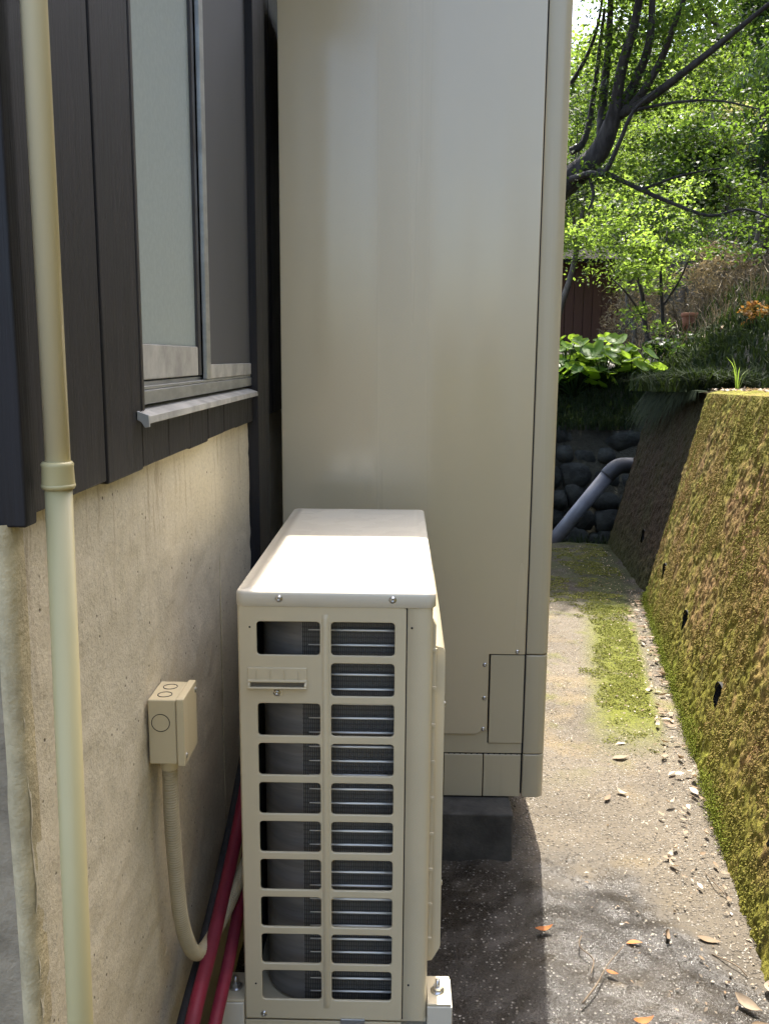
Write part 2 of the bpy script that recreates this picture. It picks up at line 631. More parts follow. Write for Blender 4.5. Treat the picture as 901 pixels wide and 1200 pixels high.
M = {}
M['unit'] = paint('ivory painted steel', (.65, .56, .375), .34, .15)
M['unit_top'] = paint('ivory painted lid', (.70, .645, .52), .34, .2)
M['tank'] = paint('beige painted tank steel', (.57, .485, .32), .36, .85, .02, .3, .4, .16, 1.65)
M['tank2'] = paint('beige painted tank trim', (.51, .445, .30), .34, .3, .02)
M['tankseam'] = flat('unlit gap black', (.012, .012, .014), .8)
M['pvc'] = paint('beige pvc', (.47, .405, .205), .40, 0, .04, spec=.35)
M['pvc_up'] = paint('glare-lightened cream pvc', (.66, .60, .41), .40, 0, .04, spec=.35)  # upper length made paler, overhead glare put into the colour
M['jbox'] = paint('ivory plastic', (.60, .51, .32), .4, .1, .04)
M['conduit'] = m_ribbed('beige conduit plastic', (.42, .35, .21))
M['red'] = flat('red sheathed hose', (.19, .012, .028), .6, 0, .25, 9, .25, 60, .002)
M['black'] = flat('black rubber', (.012, .012, .014), .7)
M['screw'] = flat('zinc screw', (.55, .54, .52), .3, .95, .1)
M['alu'] = flat('weathered aluminium', (.42, .43, .42), .38, .75, .18, 9, .15, 60, .001, (1, 1, 3))
M['alu_dark'] = flat('bronze aluminium', (.055, .05, .05), .4, .5, .1, 8)
M['alu_pale'] = flat('pale chalky aluminium', (.36, .355, .33), .55, .15, .25, 14, .3, 50, .002, (1, 1, 1))
M['stucco'] = m_stucco()
M['bareconc_shade'] = flat('shade-darkened bare concrete', (.30, .25, .175), .92, 0, .3, 14, .7, 90, .004)  # end face toned down for light blocked from the viewer's side
M['wood'] = m_wood('dark stained boards', (.0065, .0062, .0078), (.019, .0165, .0175))
M['shedwood'] = m_wood('red brown boards', (.06, .026, .020), (.10, .045, .034))
M['corner'] = flat('yellowed corner render', (.48, .40, .24), .9, 0, .2, 25, .7, 90, .004)
M['roof'] = flat('dark roof sheet', (.018, .016, .015), .95, 0, .2, spec=.05)
M['soffit'] = flat('white soffit', (.32, .30, .27), .8, 0, .1)
M['frost'] = m_frost()
M['screen'] = m_screen()
M['fins'] = m_fins()
M['copper'] = flat('coil tube', (.80, .77, .68), .35, .35, .1)
M['inner'] = flat('unit inside', (.05, .05, .055), .6)
M['innergrey'] = flat('grey inner screen', (.20, .19, .17), .6)
M['bend'] = flat('grey coil bend', (.17, .16, .145), .45, .2, .35, 5, .3, 40, .003, (.4, .4, 5))
M['slot'] = flat('shaded slot plastic', (.12, .10, .07), .6)
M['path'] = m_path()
M['block'] = flat('dark concrete block', (.065, .06, .05), .9, 0, .3, 12, .6, 90, .004)
M['block_pale'] = paint('ivory plastic block', (.70, .65, .53), .5, 0, .08)
M['mosswall'] = m_mosswall()
M['hole'] = flat('weep pipe inside', (.008, .008, .008), .9)
M['greypipe'] = flat('grey pvc pipe', (.15, .16, .18), .42, 0, .2, 7, .1, 40, .002)
M['greypipe2'] = flat('grey pvc elbow', (.05, .053, .058), .5, 0, .2, 7)
M['soil'] = flat('forest soil', (.075, .055, .035), .95, 0, .45, 3.0, .9, 25, .03)
M['bank'] = flat('grassy bank soil', (.030, .028, .015), .95, 0, .45, 3.0, .9, 30, .03)
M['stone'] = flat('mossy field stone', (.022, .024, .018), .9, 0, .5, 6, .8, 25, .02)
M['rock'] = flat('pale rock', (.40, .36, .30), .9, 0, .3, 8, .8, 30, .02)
M['bark'] = flat('dark bark', (.030, .025, .022), .85, 0, .4, 20, .8, 40, .01, (1, 1, .3))
M['bark2'] = flat('grey bark', (.09, .075, .06), .85, 0, .4, 20, .8, 40, .01, (1, 1, .3))
M['maple'] = leafmat('maple leaves', (.016, .040, .010), (.05, .095, .02), (.17, .28, .03), .5)
M['lime'] = leafmat('lime leaves', (.035, .065, .012), (.10, .14, .025), (.36, .53, .07), .55)
M['deep'] = leafmat('evergreen leaves', (.010, .026, .012), (.03, .06, .02), (.10, .18, .02), .38, .3)
M['mid'] = leafmat('mid green leaves', (.018, .045, .014), (.07, .115, .025), (.32, .46, .06), .55)
M['dry'] = leafmat('dry twigs and leaves', (.13, .10, .06), (.30, .24, .14), (.26, .20, .10), .4)
M['azalea'] = leafmat('orange tipped leaves', (.10, .12, .02), (.42, .20, .05), (.55, .26, .05), .45)
M['blossom'] = leafmat('cream flower heads', (.35, .34, .12), (.60, .55, .28), (.55, .50, .18), .45)
M['big'] = leafmat('broad pale green leaves', (.07, .15, .025), (.14, .24, .04), (.36, .55, .05), .5, .35)
M['grass'] = leafmat('grass blades', (.012, .024, .008), (.034, .046, .014), (.05, .08, .012), .3, .8)
M['straw'] = leafmat('dead stems', (.035, .03, .02), (.17, .14, .095), (.10, .08, .05), .3, .7)
M['moss'] = leafmat('moss tufts', (.075, .085, .010), (.16, .16, .025), (.16, .18, .015), .2, .8)
M['mossb'] = leafmat('brown moss tufts', (.13, .075, .022), (.26, .15, .06), (.22, .13, .04), .2, .8)
M['moss2'] = leafmat('olive to brown moss tufts', (.155, .15, .024), (.22, .135, .058), (.12, .11, .02), .2, .85)
M['moss3'] = leafmat('fresh green moss', (.085, .10, .010), (.15, .175, .015), (.13, .16, .012), .2, .8)
M['deadleaf'] = leafmat('dry fallen leaves', (.22, .15, .09), (.54, .46, .35), (.30, .20, .10), .25, .6)
M['orangeleaf'] = leafmat('orange fallen leaves', (.40, .14, .04), (.48, .19, .06), (.40, .14, .03), .25, .55)
M['twig'] = flat('grey brown twig', (.13, .095, .06), .85, 0, .3, 30)
M['terracotta'] = flat('terracotta', (.26, .10, .055), .8, 0, .2)

# ================================================================== SETTING
# --- ground: one big sheet below everything
gme = mesh([(-300, -300, -.5), (300, -300, -.5), (300, 300, -.5), (-300, 300, -.5)], [(0, 1, 2, 3)])
tag(link('ground', gme, M['soil']), kind='structure')

def wall_foot(Y):
    Y = np.asarray(Y, float)
    return np.where(Y < 5.29, .857 + (Y - 1.902) * .1797, 1.4658 + (Y - 5.29) * .0703)

def wall_top_z(Y):
    return 1.225 + .028 * np.clip(5.3 - np.asarray(Y, float), -1.6, 4)

LEAN = .30

# --- concrete path slab between house and retaining wall
def build_path():
    ys = np.concatenate([np.linspace(-4, 1.5, 40), np.linspace(1.52, 6.94, 420)])
    us = np.linspace(0, 1, 130)
    Y, U = np.meshgrid(ys, us, indexing='ij')
    X = -.42 + U * (wall_foot(Y) + .06 + .42)
    P = np.stack([X.ravel(), Y.ravel(), np.zeros(X.size)], 1)
    P[:, 2] = .006 * fbm(P * 2.2, 3, 3) + .0035 * fbm(P * 16, 3, 9) - .004
    far = P[:, 1] > 6.7
    P[far, 1] += .06 * fbm(P[far] * 3, 2, 4)
    P, F = grid_mesh(P, len(ys), len(us))
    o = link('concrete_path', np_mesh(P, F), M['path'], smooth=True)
    tag(o, kind='structure')
    # riser at the far end
    n = len(us)
    e = P[-n:]
    V = np.concatenate([e, e * [1, 1, 0] + [0, 0, -.5]])
    i = np.arange(n - 1)
    F = np.stack([i, i + n, i + n + 1, i + 1], 1)
    link('path_end', np_mesh(V, F), M['block'], o)
build_path()

# --- terrain beyond: terrace on the left, hillside rising to the right
def smooth(a, b, x):
    t = np.clip((x - a) / (b - a), 0, 1)
    return t * t * (3 - 2 * t)

def terrain(X, Y):
    X = np.asarray(X, float); Y = np.asarray(Y, float)
    wt = wall_foot(np.minimum(Y, 6.9)) + LEAN + .15
    s = X - wt
    s2 = s - .22 * np.maximum(0, Y - 9)
    hill = 1.20 + .72 * np.maximum(0, s2 - .45) + .03 * np.maximum(0, Y - 7) + .36 * np.maximum(0, Y - 21.5)
    hill = np.minimum(hill, 1.2 + .6 * np.maximum(0, s + .3) + .36 * np.maximum(0, Y - 21.5))
    hill = hill + np.minimum(1.0 * np.maximum(0, s - 1.3), 7.0) * (1 - smooth(5.5, 8.5, Y))  # out of view the slope is steepened to cut sky light
    terr = np.where(Y < 8.0, -.48, .80 + .42 * smooth(8.0, 8.9, Y) + .012 * np.maximum(0, Y - 9) + .36 * np.maximum(0, Y - 21.5))
    k = smooth(-.1, .55, s)
    z = terr * (1 - k) + np.maximum(hill, terr) * k
    p = np.stack([X.ravel(), Y.ravel(), np.zeros(X.size)], 1)
    nz = (.10 * fbm(p * .9, 3, 21) * smooth(7.5, 10, Y.ravel()) + .025 * fbm(p * 5, 3, 5)).reshape(X.shape)
    return z + nz * smooth(-.2, .5, s + np.maximum(0, Y - 8))

def build_terrain():
    xs = np.concatenate([np.arange(-14, -1, .6), np.arange(-1, 8, .1), np.arange(8, 40, .8)])
    ys = np.concatenate([np.arange(-4, 4, .4), np.arange(4, 14, .1), np.arange(14, 70, .9)])
    X, Y = np.meshgrid(xs, ys, indexing='ij')
    Z = terrain(X, Y)
    P = np.stack([X.ravel(), Y.ravel(), Z.ravel()], 1)
    P, F = grid_mesh(P, len(xs), len(ys))
    c = P[F].mean(1)
    wt = wall_foot(np.minimum(c[:, 1], 7)) + LEAN + .02
    keep = (c[:, 1] > 8.0) | ((c[:, 0] > wt)) | ((c[:, 1] > 7.05) & (c[:, 0] > 1.2))
    o = link('hillside', np_mesh(P, F[keep]), M['bank'], smooth=True)
    tag(o, kind='structure')
build_terrain()

# ================================================================== HOUSE
WX, SX, CY = -.375, -.36, .85          # face of the render, face of the boards, corner of the house
house = thing('house', (-2.2, 3.5, 0), 'house with rough beige cement base and dark stained board siding', 'house')

# rendered base with slightly uneven surface (long side) and the end face
def render_face(name, axis):
    if axis == 'x':
        ys = np.linspace(CY, 3.2, 190); zs = np.linspace(-.02, 1.258, 110)
        A, B = np.meshgrid(ys, zs, indexing='ij')
        P = np.stack([np.full(A.size, WX), A.ravel(), B.ravel()], 1)
        P[:, 0] += .003 * fbm(P * 5, 3, 2) + .0015 * fbm(P * 40, 2, 6)
        flip = False
    P, F = grid_mesh(P, len(ys), len(zs))
    return link(name, np_mesh(P, F[:, ::-1] if flip else F), M['stucco'], house, smooth=True)
render_face('base_wall', 'x')
box('base_wall', -4.2, WX - .012, CY - .0005, 6.0, -.3, 1.256, M['bareconc_shade'], house)
# worn yellowish bead on the corner
def corner_bead():
    zs = np.linspace(-.02, 1.25, 120)
    prof = [(-.014, .004), (-.010, -.006), (-.002, -.010), (.006, -.006), (.009, .004), (.008, .024)]
    V = []
    for z in zs:
        for k, (a, b2) in enumerate(prof):
            j = .0012 * float(vnoise(np.array([[z * 26, k * 1.7, 0]]), 3)[0])
            V.append((WX - .006 + a + j, CY + b2 + j, z))
    F = grid_mesh(np.array(V), len(zs), len(prof))[1]
    link('corner_bead', np_mesh(np.array(V), F), M['corner'], house, smooth=True)
corner_bead()
# seam in the render: a thin recessed-looking control joint strip
tube('control_joint', [(WX + .002, 1.83, 0), (WX + .002, 1.832, .6), (WX + .002, 1.83, 1.25)], .0013, M['corner'], house, 5)

# wall core with the window opening (in the Y-Z plane)
WY0, WY1, WZ0, WZ1 = 1.262, 2.40, 1.335, 2.46
Myz = Matrix(((0, 0, 1, SX - .034), (1, 0, 0, 0), (0, 1, 0, 0), (0, 0, 0, 1)))
plate('wall_core', [(CY + .02, 1.262), (6.0, 1.262), (6.0, 2.85), (CY + .02, 2.85)],
      [[(WY0, WZ0), (WY1, WZ0), (WY1, WZ1), (WY0, WZ1)]], .03, 0, Myz, M['wood'], house)
box('inner_wall', -4.2, -.60, CY + .03, 6.0, 1.262, 2.85, M['inner'], house)
# siding boards: long side
def board(y0, y1, z0, z1, dx=0.0, bev=.002):
    return box('siding_board', SX - .02, SX + dx, y0 + .0012, y1 - .0012, z0, z1, M['wood'], house, bev, 1)
zb = 1.256
yb = [CY + .022, .972, 1.098]
for a, b2 in zip(yb[:-1], yb[1:]):
    board(a, b2, zb + random.uniform(-.002, .002), 2.85, random.uniform(-.0015, .0015))
board(1.098, 1.2525, zb - .002, 2.85, .0015)
ys = [1.256, 1.40, 1.545, 1.69, 1.84, 1.99, 2.14, 2.29, 2.405]
for a, b2 in zip(ys[:-1], ys[1:]):
    board(a, b2, zb + random.uniform(-.003, .003), 1.318, random.uniform(-.001, .001))
    board(a, b2, WZ1 + .02, 2.85, random.uniform(-.001, .001))
y = 2.405
while y < 5.9:
    board(y, y + .145, zb, 2.85, random.uniform(-.001, .001)); y += .145
# end face (towards the viewer): boards and corner post
x = -.385
while x > -1.2:
    box('siding_board', x - .128, x - .001, CY + .002 + random.uniform(0, .002), CY + .022, 1.246, 2.85, M['wood'], house, .002, 1); x -= .13
box('corner_post', -.384, SX + .004, CY - .006, CY + .021, 1.247, 2.85, M['wood'], house, .003)
box('corner_batten', -.3975, -.3855, CY - .010, CY + .002, 1.249, 2.85, M['soffit'], house, .002)
# dark strip added where deep shade lies beside the tank, ground to eaves
box('shade_strip', WX - .004, SX + .012, 2.215, 2.40, -.02, 2.84, M['wood'], house, .003)

# window
win = link('window', mesh([(-.392, WY0 - .004, WZ0), (-.392, WY0 + .001, WZ0), (-.392, WY0 + .001, WZ1), (-.392, WY0 - .004, WZ1)], [(0, 1, 2, 3)]), M['alu_dark'], house)
def wbox(n, x0, x1, y0, y1, z0, z1, m, bev=.0015):
    return box(n, x0, x1, y0, y1, z0, z1, M[m], win, bev, 1)
wbox('frame', -.43, SX + .003, WY0 - .009, WY0 + .003, 1.335, WZ1, 'alu_dark')
wbox('frame', -.43, SX + .004, WY1 - .008, WY1 + .012, 1.335, WZ1, 'alu_dark')
wbox('frame', -.43, SX + .004, WY0 - .009, WY1 + .01, WZ1 + .0005, WZ1 + .018, 'alu_dark')
wbox('frame', -.41, -.3635, WY0 + .0035, WY1 - .0085, 1.342, 1.362, 'alu')
wbox('track', -.384, -.376, WY0 + .0035, WY1 - .0085, 1.3625, 1.374, 'alu')
wbox('track', -.370, -.3655, WY0 + .0035, WY1 - .0085, 1.3625, 1.368, 'alu')
# left sash (inner track) with frosted pane
wbox('bottom_rail', -.389, -.3735, WY0 + .004, 1.70, 1.376, 1.428, 'alu_pale')
wbox('stile', -.389, -.3730, WY0 + .0035, WY0 + .010, 1.4285, WZ1 - .001, 'alu_dark')
wbox('stile', -.389, -.3715, 1.680, 1.7005, 1.376, WZ1 - .001, 'alu_dark')
wbox('pane', -.381, -.3770, WY0 + .0105, 1.6795, 1.4285, WZ1 - .001, 'frost', 0)
# right sash (outer track): pale meeting stile, bottom rail and dark insect screen
wbox('meeting_stile', -.3715, -.3625, 1.709, 1.742, 1.3685, WZ1 - .001, 'alu')
wbox('bottom_rail', -.3712, -.3640, 1.7425, 2.318, 1.3685, 1.396, 'alu_pale')
wbox('stile', -.3712, -.3630, 2.295, 2.3185, 1.3965, WZ1 - .001, 'alu_dark')
wbox('stile', -.3712, -.3640, 2.335, 2.352, 1.3685, WZ1 - .001, 'alu_dark')
wbox('insect_screen', -.3690, -.3665, 1.7425, 2.2945, 1.3965, WZ1 - .001, 'screen', 0)
# projecting aluminium sill
sill = prism('sill', [(-.405, 1.341), (-.372, 1.337), (-.345, 1.329), (-.344, 1.319), (-.347, 1.318), (-.349, 1.3245), (-.372, 1.331), (-.405, 1.335)], 1, WY0 - .03, 2.19, M['alu_pale'], win, .0008)
prism('sill_end_cap', [(-.358, 1.337), (-.342, 1.331), (-.341, 1.315), (-.348, 1.314), (-.352, 1.321), (-.358, 1.325)], 1, WY0 - .035, WY0 - .0305, M['alu_pale'], sill, .0008)

# eaves: the roof's overhang above the side wall (keeps the wall in shade)
EV = -.138
prism('eaves', [(-4.2, 4.2), (EV, 2.78), (EV, 2.74), (-.36, 2.74), (-4.2, 2.86)], 1, .84, 6.4, M['soffit'], house)
prism('roof', [(-4.2, 4.28), (EV - .01, 2.80), (EV - .01, 2.785), (-4.2, 4.21)], 1, .80, 6.5, M['roof'], house)

# ================================================================== DOWNPIPE
dp = thing('downpipe', (-.338, .873, 0), 'thin yellowish beige plastic downpipe with a collar beside the house corner', 'pipe')
PX, PY = -.335, .874
tube('pipe', [(PX, PY + .002, 1.292), (PX, PY + .002, 2.0), (PX, PY, 2.80)], .0120, M['pvc_up'], dp, 28)
tube('pipe', [(PX + .001, PY - .044, -.01), (PX + .001, PY - .024, .6), (PX, PY, 1.286)], .0132, M['pvc'], dp, 28)
col = tube('collar', [(PX, PY, 1.284), (PX, PY, 1.2845), (PX, PY, 1.287), (PX, PY, 1.303), (PX, PY, 1.3055), (PX, PY, 1.308)], [.0150, .0156, .0158, .0152, .0158, .0140], M['pvc'], dp, 28)
tube('collar_ring', [(PX, PY, 1.281), (PX, PY, 1.2835), (PX, PY, 1.286)], [.0150, .0163, .0163], M['pvc'], col, 28)

# ================================================================== JUNCTION BOX and its conduit
JX0, JX1, JY0, JY1, JZ0, JZ1 = WX + .003, -.322, 1.272, 1.352, .805, .907
jb = thing('junction_box', (JX0, JY0, JZ0), 'ivory plastic junction box with round knockouts fixed to the cement wall', 'junction box')
box('body', JX0, JX1 - .008, JY0, JY1, JZ0, JZ1, M['jbox'], jb, .0025)
box('lid', JX1 - .0072, JX1 + .0045, JY0 - .0025, JY1 + .003, JZ0 - .002, JZ1 + .002, M['jbox'], jb, .002)
def ring(name, c, ax, r, mat, parent, t=.0006, n=28, gap=0.0):
    pts = []
    for k in range(n + 1):
        a = gap + (2 * math.pi - 2 * gap) * k / n
        u, v = r * math.cos(a), r * math.sin(a)
        pts.append({'y': (c[0] + u, c[1], c[2] + v), 'z': (c[0] + u, c[1] + v, c[2]), 'x': (c[0], c[1] + u, c[2] + v)}[ax])
    return tube(name, pts, t, mat, parent, 5)
jm = (JX0 + JX1 - .008) / 2
ring('knockout', (jm - .002, JY0 - .0002, JZ0 + .066), 'y', .0135, M['black'], jb)
ring('knockout', (jm, JY0 + .022, JZ1 + .0002), 'z', .0105, M['black'], jb, .0007)
ring('knockout', (jm, JY0 + .055, JZ1 + .0002), 'z', .0105, M['black'], jb, .0007)

def screw_mesh(r=.0045, h=.0025):
    bm = bmesh.new()
    prof = [(r * 1.35, 0), (r * 1.35, -.0006), (r, -.0007), (r * .96, -h * .7), (r * .75, -h), (r * .42, -h), (r * .3, -h * .45), (0.0001, -h * .45)]
    n = 14
    rows = [[bm.verts.new((a * math.cos(2 * math.pi * k / n), b2, a * math.sin(2 * math.pi * k / n))) for k in range(n)] for a, b2 in prof]
    for r1, r2 in zip(rows[:-1], rows[1:]):
        for k in range(n):
            bm.faces.new((r1[k], r1[(k + 1) % n], r2[(k + 1) % n], r2[k]))
    me = bpy.data.meshes.new('screw')
    bm.to_mesh(me); bm.free()
    me.materials.append(M['screw'])
    me.polygons.foreach_set('use_smooth', np.ones(len(me.polygons), bool))
    return me
SCREW = screw_mesh()
def screw(x, y, z, parent, face='-y', s=1.0, name='screw'):
    o = link(name, SCREW, None, parent)
    rot = {'-y': Matrix.Identity(3), '+x': Matrix.Rotation(math.radians(90), 3, 'Z'), '+z': Matrix.Rotation(math.radians(-90), 3, 'X')}[face]
    o.location = (x, y, z)
    o.rotation_euler = rot.to_euler()
    o.scale = (s, s, s)
    return o
screw(JX1 + .0045, JY1 - .004, JZ1 - .012, jb, '+x', .8)
screw(JX1 + .0045, JY0 + .008, JZ0 + .012, jb, '+x', .8)

cp = [(-.349, 1.300, .806), (-.349, 1.300, .770), (-.3485, 1.300, .70), (-.346, 1.303, .62), (-.343, 1.312, .53), (-.337, 1.338, .458), (-.330, 1.375, .418),
      (-.318, 1.425, .414), (-.303, 1.48, .432), (-.290, 1.54, .455), (-.278, 1.62, .47)]
fc = thing('flexible_conduit', (-.345, 1.30, .42), 'ribbed beige flexible conduit hanging in a loop below the junction box', 'conduit')
pts = spline(cp, 900)
dist = np.concatenate([[0], np.cumsum(np.linalg.norm(np.diff(np.array(pts), axis=0), axis=1))])
even = [np.array([np.interp(s, dist, np.array(pts)[:, k]) for k in range(3)]) for s in np.arange(.012, dist[-1], .0008)]
tube('ribbed_hose', even, [.0112 + .0012 * math.sin(2 * math.pi * i * .0008 / .0042) for i in range(len(even))], M['conduit'], fc, 14)
tube('connector', [(-.349, 1.300, .8045), (-.349, 1.300, .80), (-.349, 1.300, .788), (-.349, 1.300, .786)], [.0135, .0138, .0138, .0122], M['jbox'], fc, 20)

# ================================================================== RED HOSES AND DARK LINE
def hose(name, pts, r, label, m='red'):
    o = tube(name, spline(pts, 60), r, M[m], None, 16)
    return tag(o, label, 'hose', 'sheathed hoses behind the outdoor unit')
hose('sheathed_hose', [(-.302, 1.80, .64), (-.303, 1.66, .545), (-.309, 1.55, .475), (-.314, 1.42, .420), (-.318, 1.26, .372), (-.322, 1.06, .25), (-.325, .95, .10), (-.33, .88, .012)], .0122,
     'wider dark red sheathed hose, the one nearer the cement wall')
hose('sheathed_hose', [(-.289, 1.80, .60), (-.288, 1.66, .505), (-.287, 1.56, .435), (-.289, 1.42, .374), (-.293, 1.26, .318), (-.297, 1.06, .19), (-.30, .95, .06), (-.305, .88, .010)], .0110,
     'dark red sheathed hose, the one nearer the outdoor unit')
o = tube('dark_line', spline([(-.318, 1.80, .612), (-.322, 1.66, .522), (-.329, 1.55, .453), (-.335, 1.42, .395), (-.340, 1.26, .345), (-.345, 1.06, .225), (-.348, .95, .08), (-.35, .88, .012)], 60), .0095, M['black'], None, 14)
tag(o, 'black line between the red hoses and the cement wall', 'hose')  # plain black tube following the red hoses

# ================================================================== OUTDOOR UNIT
AX0, AX1, AY0, AY1, AZ0, AZ1 = -.262, .056, 1.42, 2.235, .262, 1.037
ac = thing('outdoor_unit', (-.10, 1.83, .262), 'ivory air conditioner outdoor unit with slotted end panel, between wall and path', 'air conditioner')
LID = 1.015
Mxz = lambda yy: Matrix(((1, 0, 0, 0), (0, 0, 1, yy), (0, 1, 0, 0), (0, 0, 0, 1)))
rows = [(.986 - .0700 * k, .9295 - .0700 * k) for k in range(10)]
holes = []
for k, (zt, zl) in enumerate(rows):
    if k != 1:
        holes.append(rounded_rect(-.2315, -.128, zl, zt, .006))
    holes.append(rounded_rect(-.110, -.006, zl, zt, .006))
outer = rounded_rect(AX0 + .001, .0125, AZ0, LID - .002, .006)
ep = plate('end_panel', outer, holes, .0022, .0014, Mxz(AY0 + .001), M['unit'], ac)
# pressed rib between the two columns of slots
def rib():
    xs = np.linspace(-.0058, .0058, 9)
    zs = np.array([.284, .289, .293, .99, .994, .999])
    hh = np.array([0, .55, 1, 1, .55, 0])
    A, B = np.meshgrid(xs, np.arange(6), indexing='ij')
    P = np.stack([-.119 + A.ravel(), AY0 - .0018 - .0034 * (np.cos(A.ravel() / .0058 * math.pi / 2)) * hh[B.ravel()], zs[B.ravel()]], 1)
    P, F = grid_mesh(P, 9, 6)
    link('pressed_rib', np_mesh(P, F), M['unit'], ep, smooth=True)
rib()
# rounded corner towards the wall
def quarter(name, cx, cy, r, a0, a1, z0, z1, mat, parent, extra=None, thick=.0):
    pr = []
    for k in range(9):
        a = math.radians(a0 + (a1 - a0) * k / 8)
        pr.append((cx + r * math.cos(a), cy + r * math.sin(a)))
    if extra: pr = extra[0] + pr + extra[1]
    n = len(pr)
    V = [(p[0], p[1], z) for z in (z0, z1) for p in pr]
    F = [(i, i + 1, i + 1 + n, i + n) for i in range(n - 1)]
    return link(name, mesh(V, F), mat, parent, smooth=True)
# wall-side panel, back panel
quarter('side_panel', AX0 + .006, AY0 + .006, .006, 270, 180, AZ0, LID, M['unit'], ac, None and None, 0) if False else None
box('back_panel', AX0 + .004, AX1 - .004, AY1 - .004, AY1, AZ0, LID, M['unit'], ac, .001)
side = [(AX0 + .012, AY0 - .0005)] + [(AX0 + .007 + .0085 * math.cos(math.radians(a)), AY0 + .0075 + .0085 * math.sin(math.radians(a))) for a in (270, 250, 230, 210, 190, 180)] + [(AX0 - .0015, AY0 + .09)]
V = [(p[0], p[1], z) for z in (AZ0 + .002, LID) for p in side]
n = len(side)
link('corner_flange', mesh(V, [(i, i + n, i + 1 + n, i + 1) for i in range(n - 1)]), M['unit'], ac, smooth=True)
# coil guard wires on the wall side
for k in range(9):
    tube('guard_wire', [(AX0 + .002, AY0 + .09 + k * .085, AZ0 + .02), (AX0 + .002, AY0 + .09 + k * .085, LID)], .0016, M['unit'], ac, 6)
# front panel towards the path, wrapping the corner
fp = [(.0145, AY0 + .004), (.0145, AY0 - .0006), (.0442, AY0 - .0006)] + [(.0442 + .0118 * math.cos(math.radians(a)), AY0 + .0112 + .0118 * math.sin(math.radians(a))) for a in (280, 295, 310, 325, 340, 355, 360)] + [(.056, AY1 - .012), (.050, AY1 - .001)]
V = [(p[0], p[1], z) for z in (AZ0, LID - .001) for p in fp]
n = len(fp)
link('front_panel', mesh(V, [(i, i + 1, i + 1 + n, i + n) for i in range(n - 1)]), M['unit'], ac, smooth=True)
box('panel_gap', .0122, .0147, AY0 + .002, AY0 + .006, AZ0 + .001, LID - .002, M['black'], ac)
# lid: skirt + slightly crowned top with rounded edges
def lid():
    loops = []
    def rr(inset, z, r):
        return [(x, y, z) for x, y in rounded_rect(AX0 - .0035 + inset, AX1 + .0045 - inset, AY0 - .0035 + inset, AY1 + .003 - inset, max(r - inset, .003), 6)]
    seq = [(.0015, LID - .0035, .016), (0, LID - .0025, .016), (0, 1.0315, .016), (.0008, 1.0345, .016), (.0026, 1.0365, .016), (.0052, 1.0375, .016), (.016, 1.0378, .016), (.0165, 1.0386, .016), (.03, 1.0390, .016)]
    V = []
    for s in seq: V += rr(*s)
    n = len(V) // len(seq)
    F = []
    for a in range(len(seq) - 1):
        for k in range(n):
            k2 = (k + 1) % n
            F.append((a * n + k, a * n + k2, (a + 1) * n + k2, (a + 1) * n + k))
    F.append(tuple(range((len(seq) - 1) * n, len(seq) * n)))
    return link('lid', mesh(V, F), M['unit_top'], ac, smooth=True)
lid()
for x in (-.194, -.010): screw(x, AY0 - .0036, 1.0255, ac, '-y', 1.0)
# handle recess: moulded pocket with four ribs and a lip
hd = box('handle', -.247, -.149, AY0 - .0045, AY0 - .0008, .884, .9085, M['unit'], ac, .0015)
for x in (-.2325, -.209, -.186, -.163):
    box('handle_rib', x - .0008, x + .0008, AY0 - .0062, AY0 - .0046, .8845, .9045, M['unit'], hd, .0003, 1)
box('handle_slot', -.241, -.153, AY0 - .0042, AY0 - .0012, .8770, .8838, M['slot'], hd)  # flat dark face, the slot's shadow is in its colour
prism('handle_ledge', [(AY0 - .0044, .8842), (AY0 - .0090, .8848), (AY0 - .0095, .8870), (AY0 - .0046, .8885)], 0, -.2455, -.1505, M['unit'], hd, .0004)
prism('handle_lip', [(AY0 - .001, .8735), (AY0 - .011, .8735), (AY0 - .0125, .876), (AY0 - .0105, .8775), (AY0 - .009, .8762), (AY0 - .001, .8762)], 0, -.246, -.150, M['unit'], hd, .0005)
for x in (-.2465, -.1535):
    prism('handle_cheek', [(AY0 - .001, .8735), (AY0 - .0110, .8735), (AY0 - .0115, .8800), (AY0 - .0045, .889), (AY0 - .001, .889)], 0, x, x + .0045, M['unit'], hd, .0008)
box('screw_plate', -.2085, -.1895, AY0 - .0030, AY0 - .0009, .859, .8725, M['unit'], ac, .001)
screw(-.199, AY0 - .0031, .8655, ac, '-y', 1.0)
screw(-.241 + .012, AY0 - .0018, .2715, ac, '-y', .9)
for x, z in ((-.2425, .9765), (.0215, .978), (.0235, .332), (-.2425, .330)):
    tube('pin_hole', [(x, AY0 - .0019, z), (x, AY0 - .0005, z)], .0017, M['black'], ac, 10)
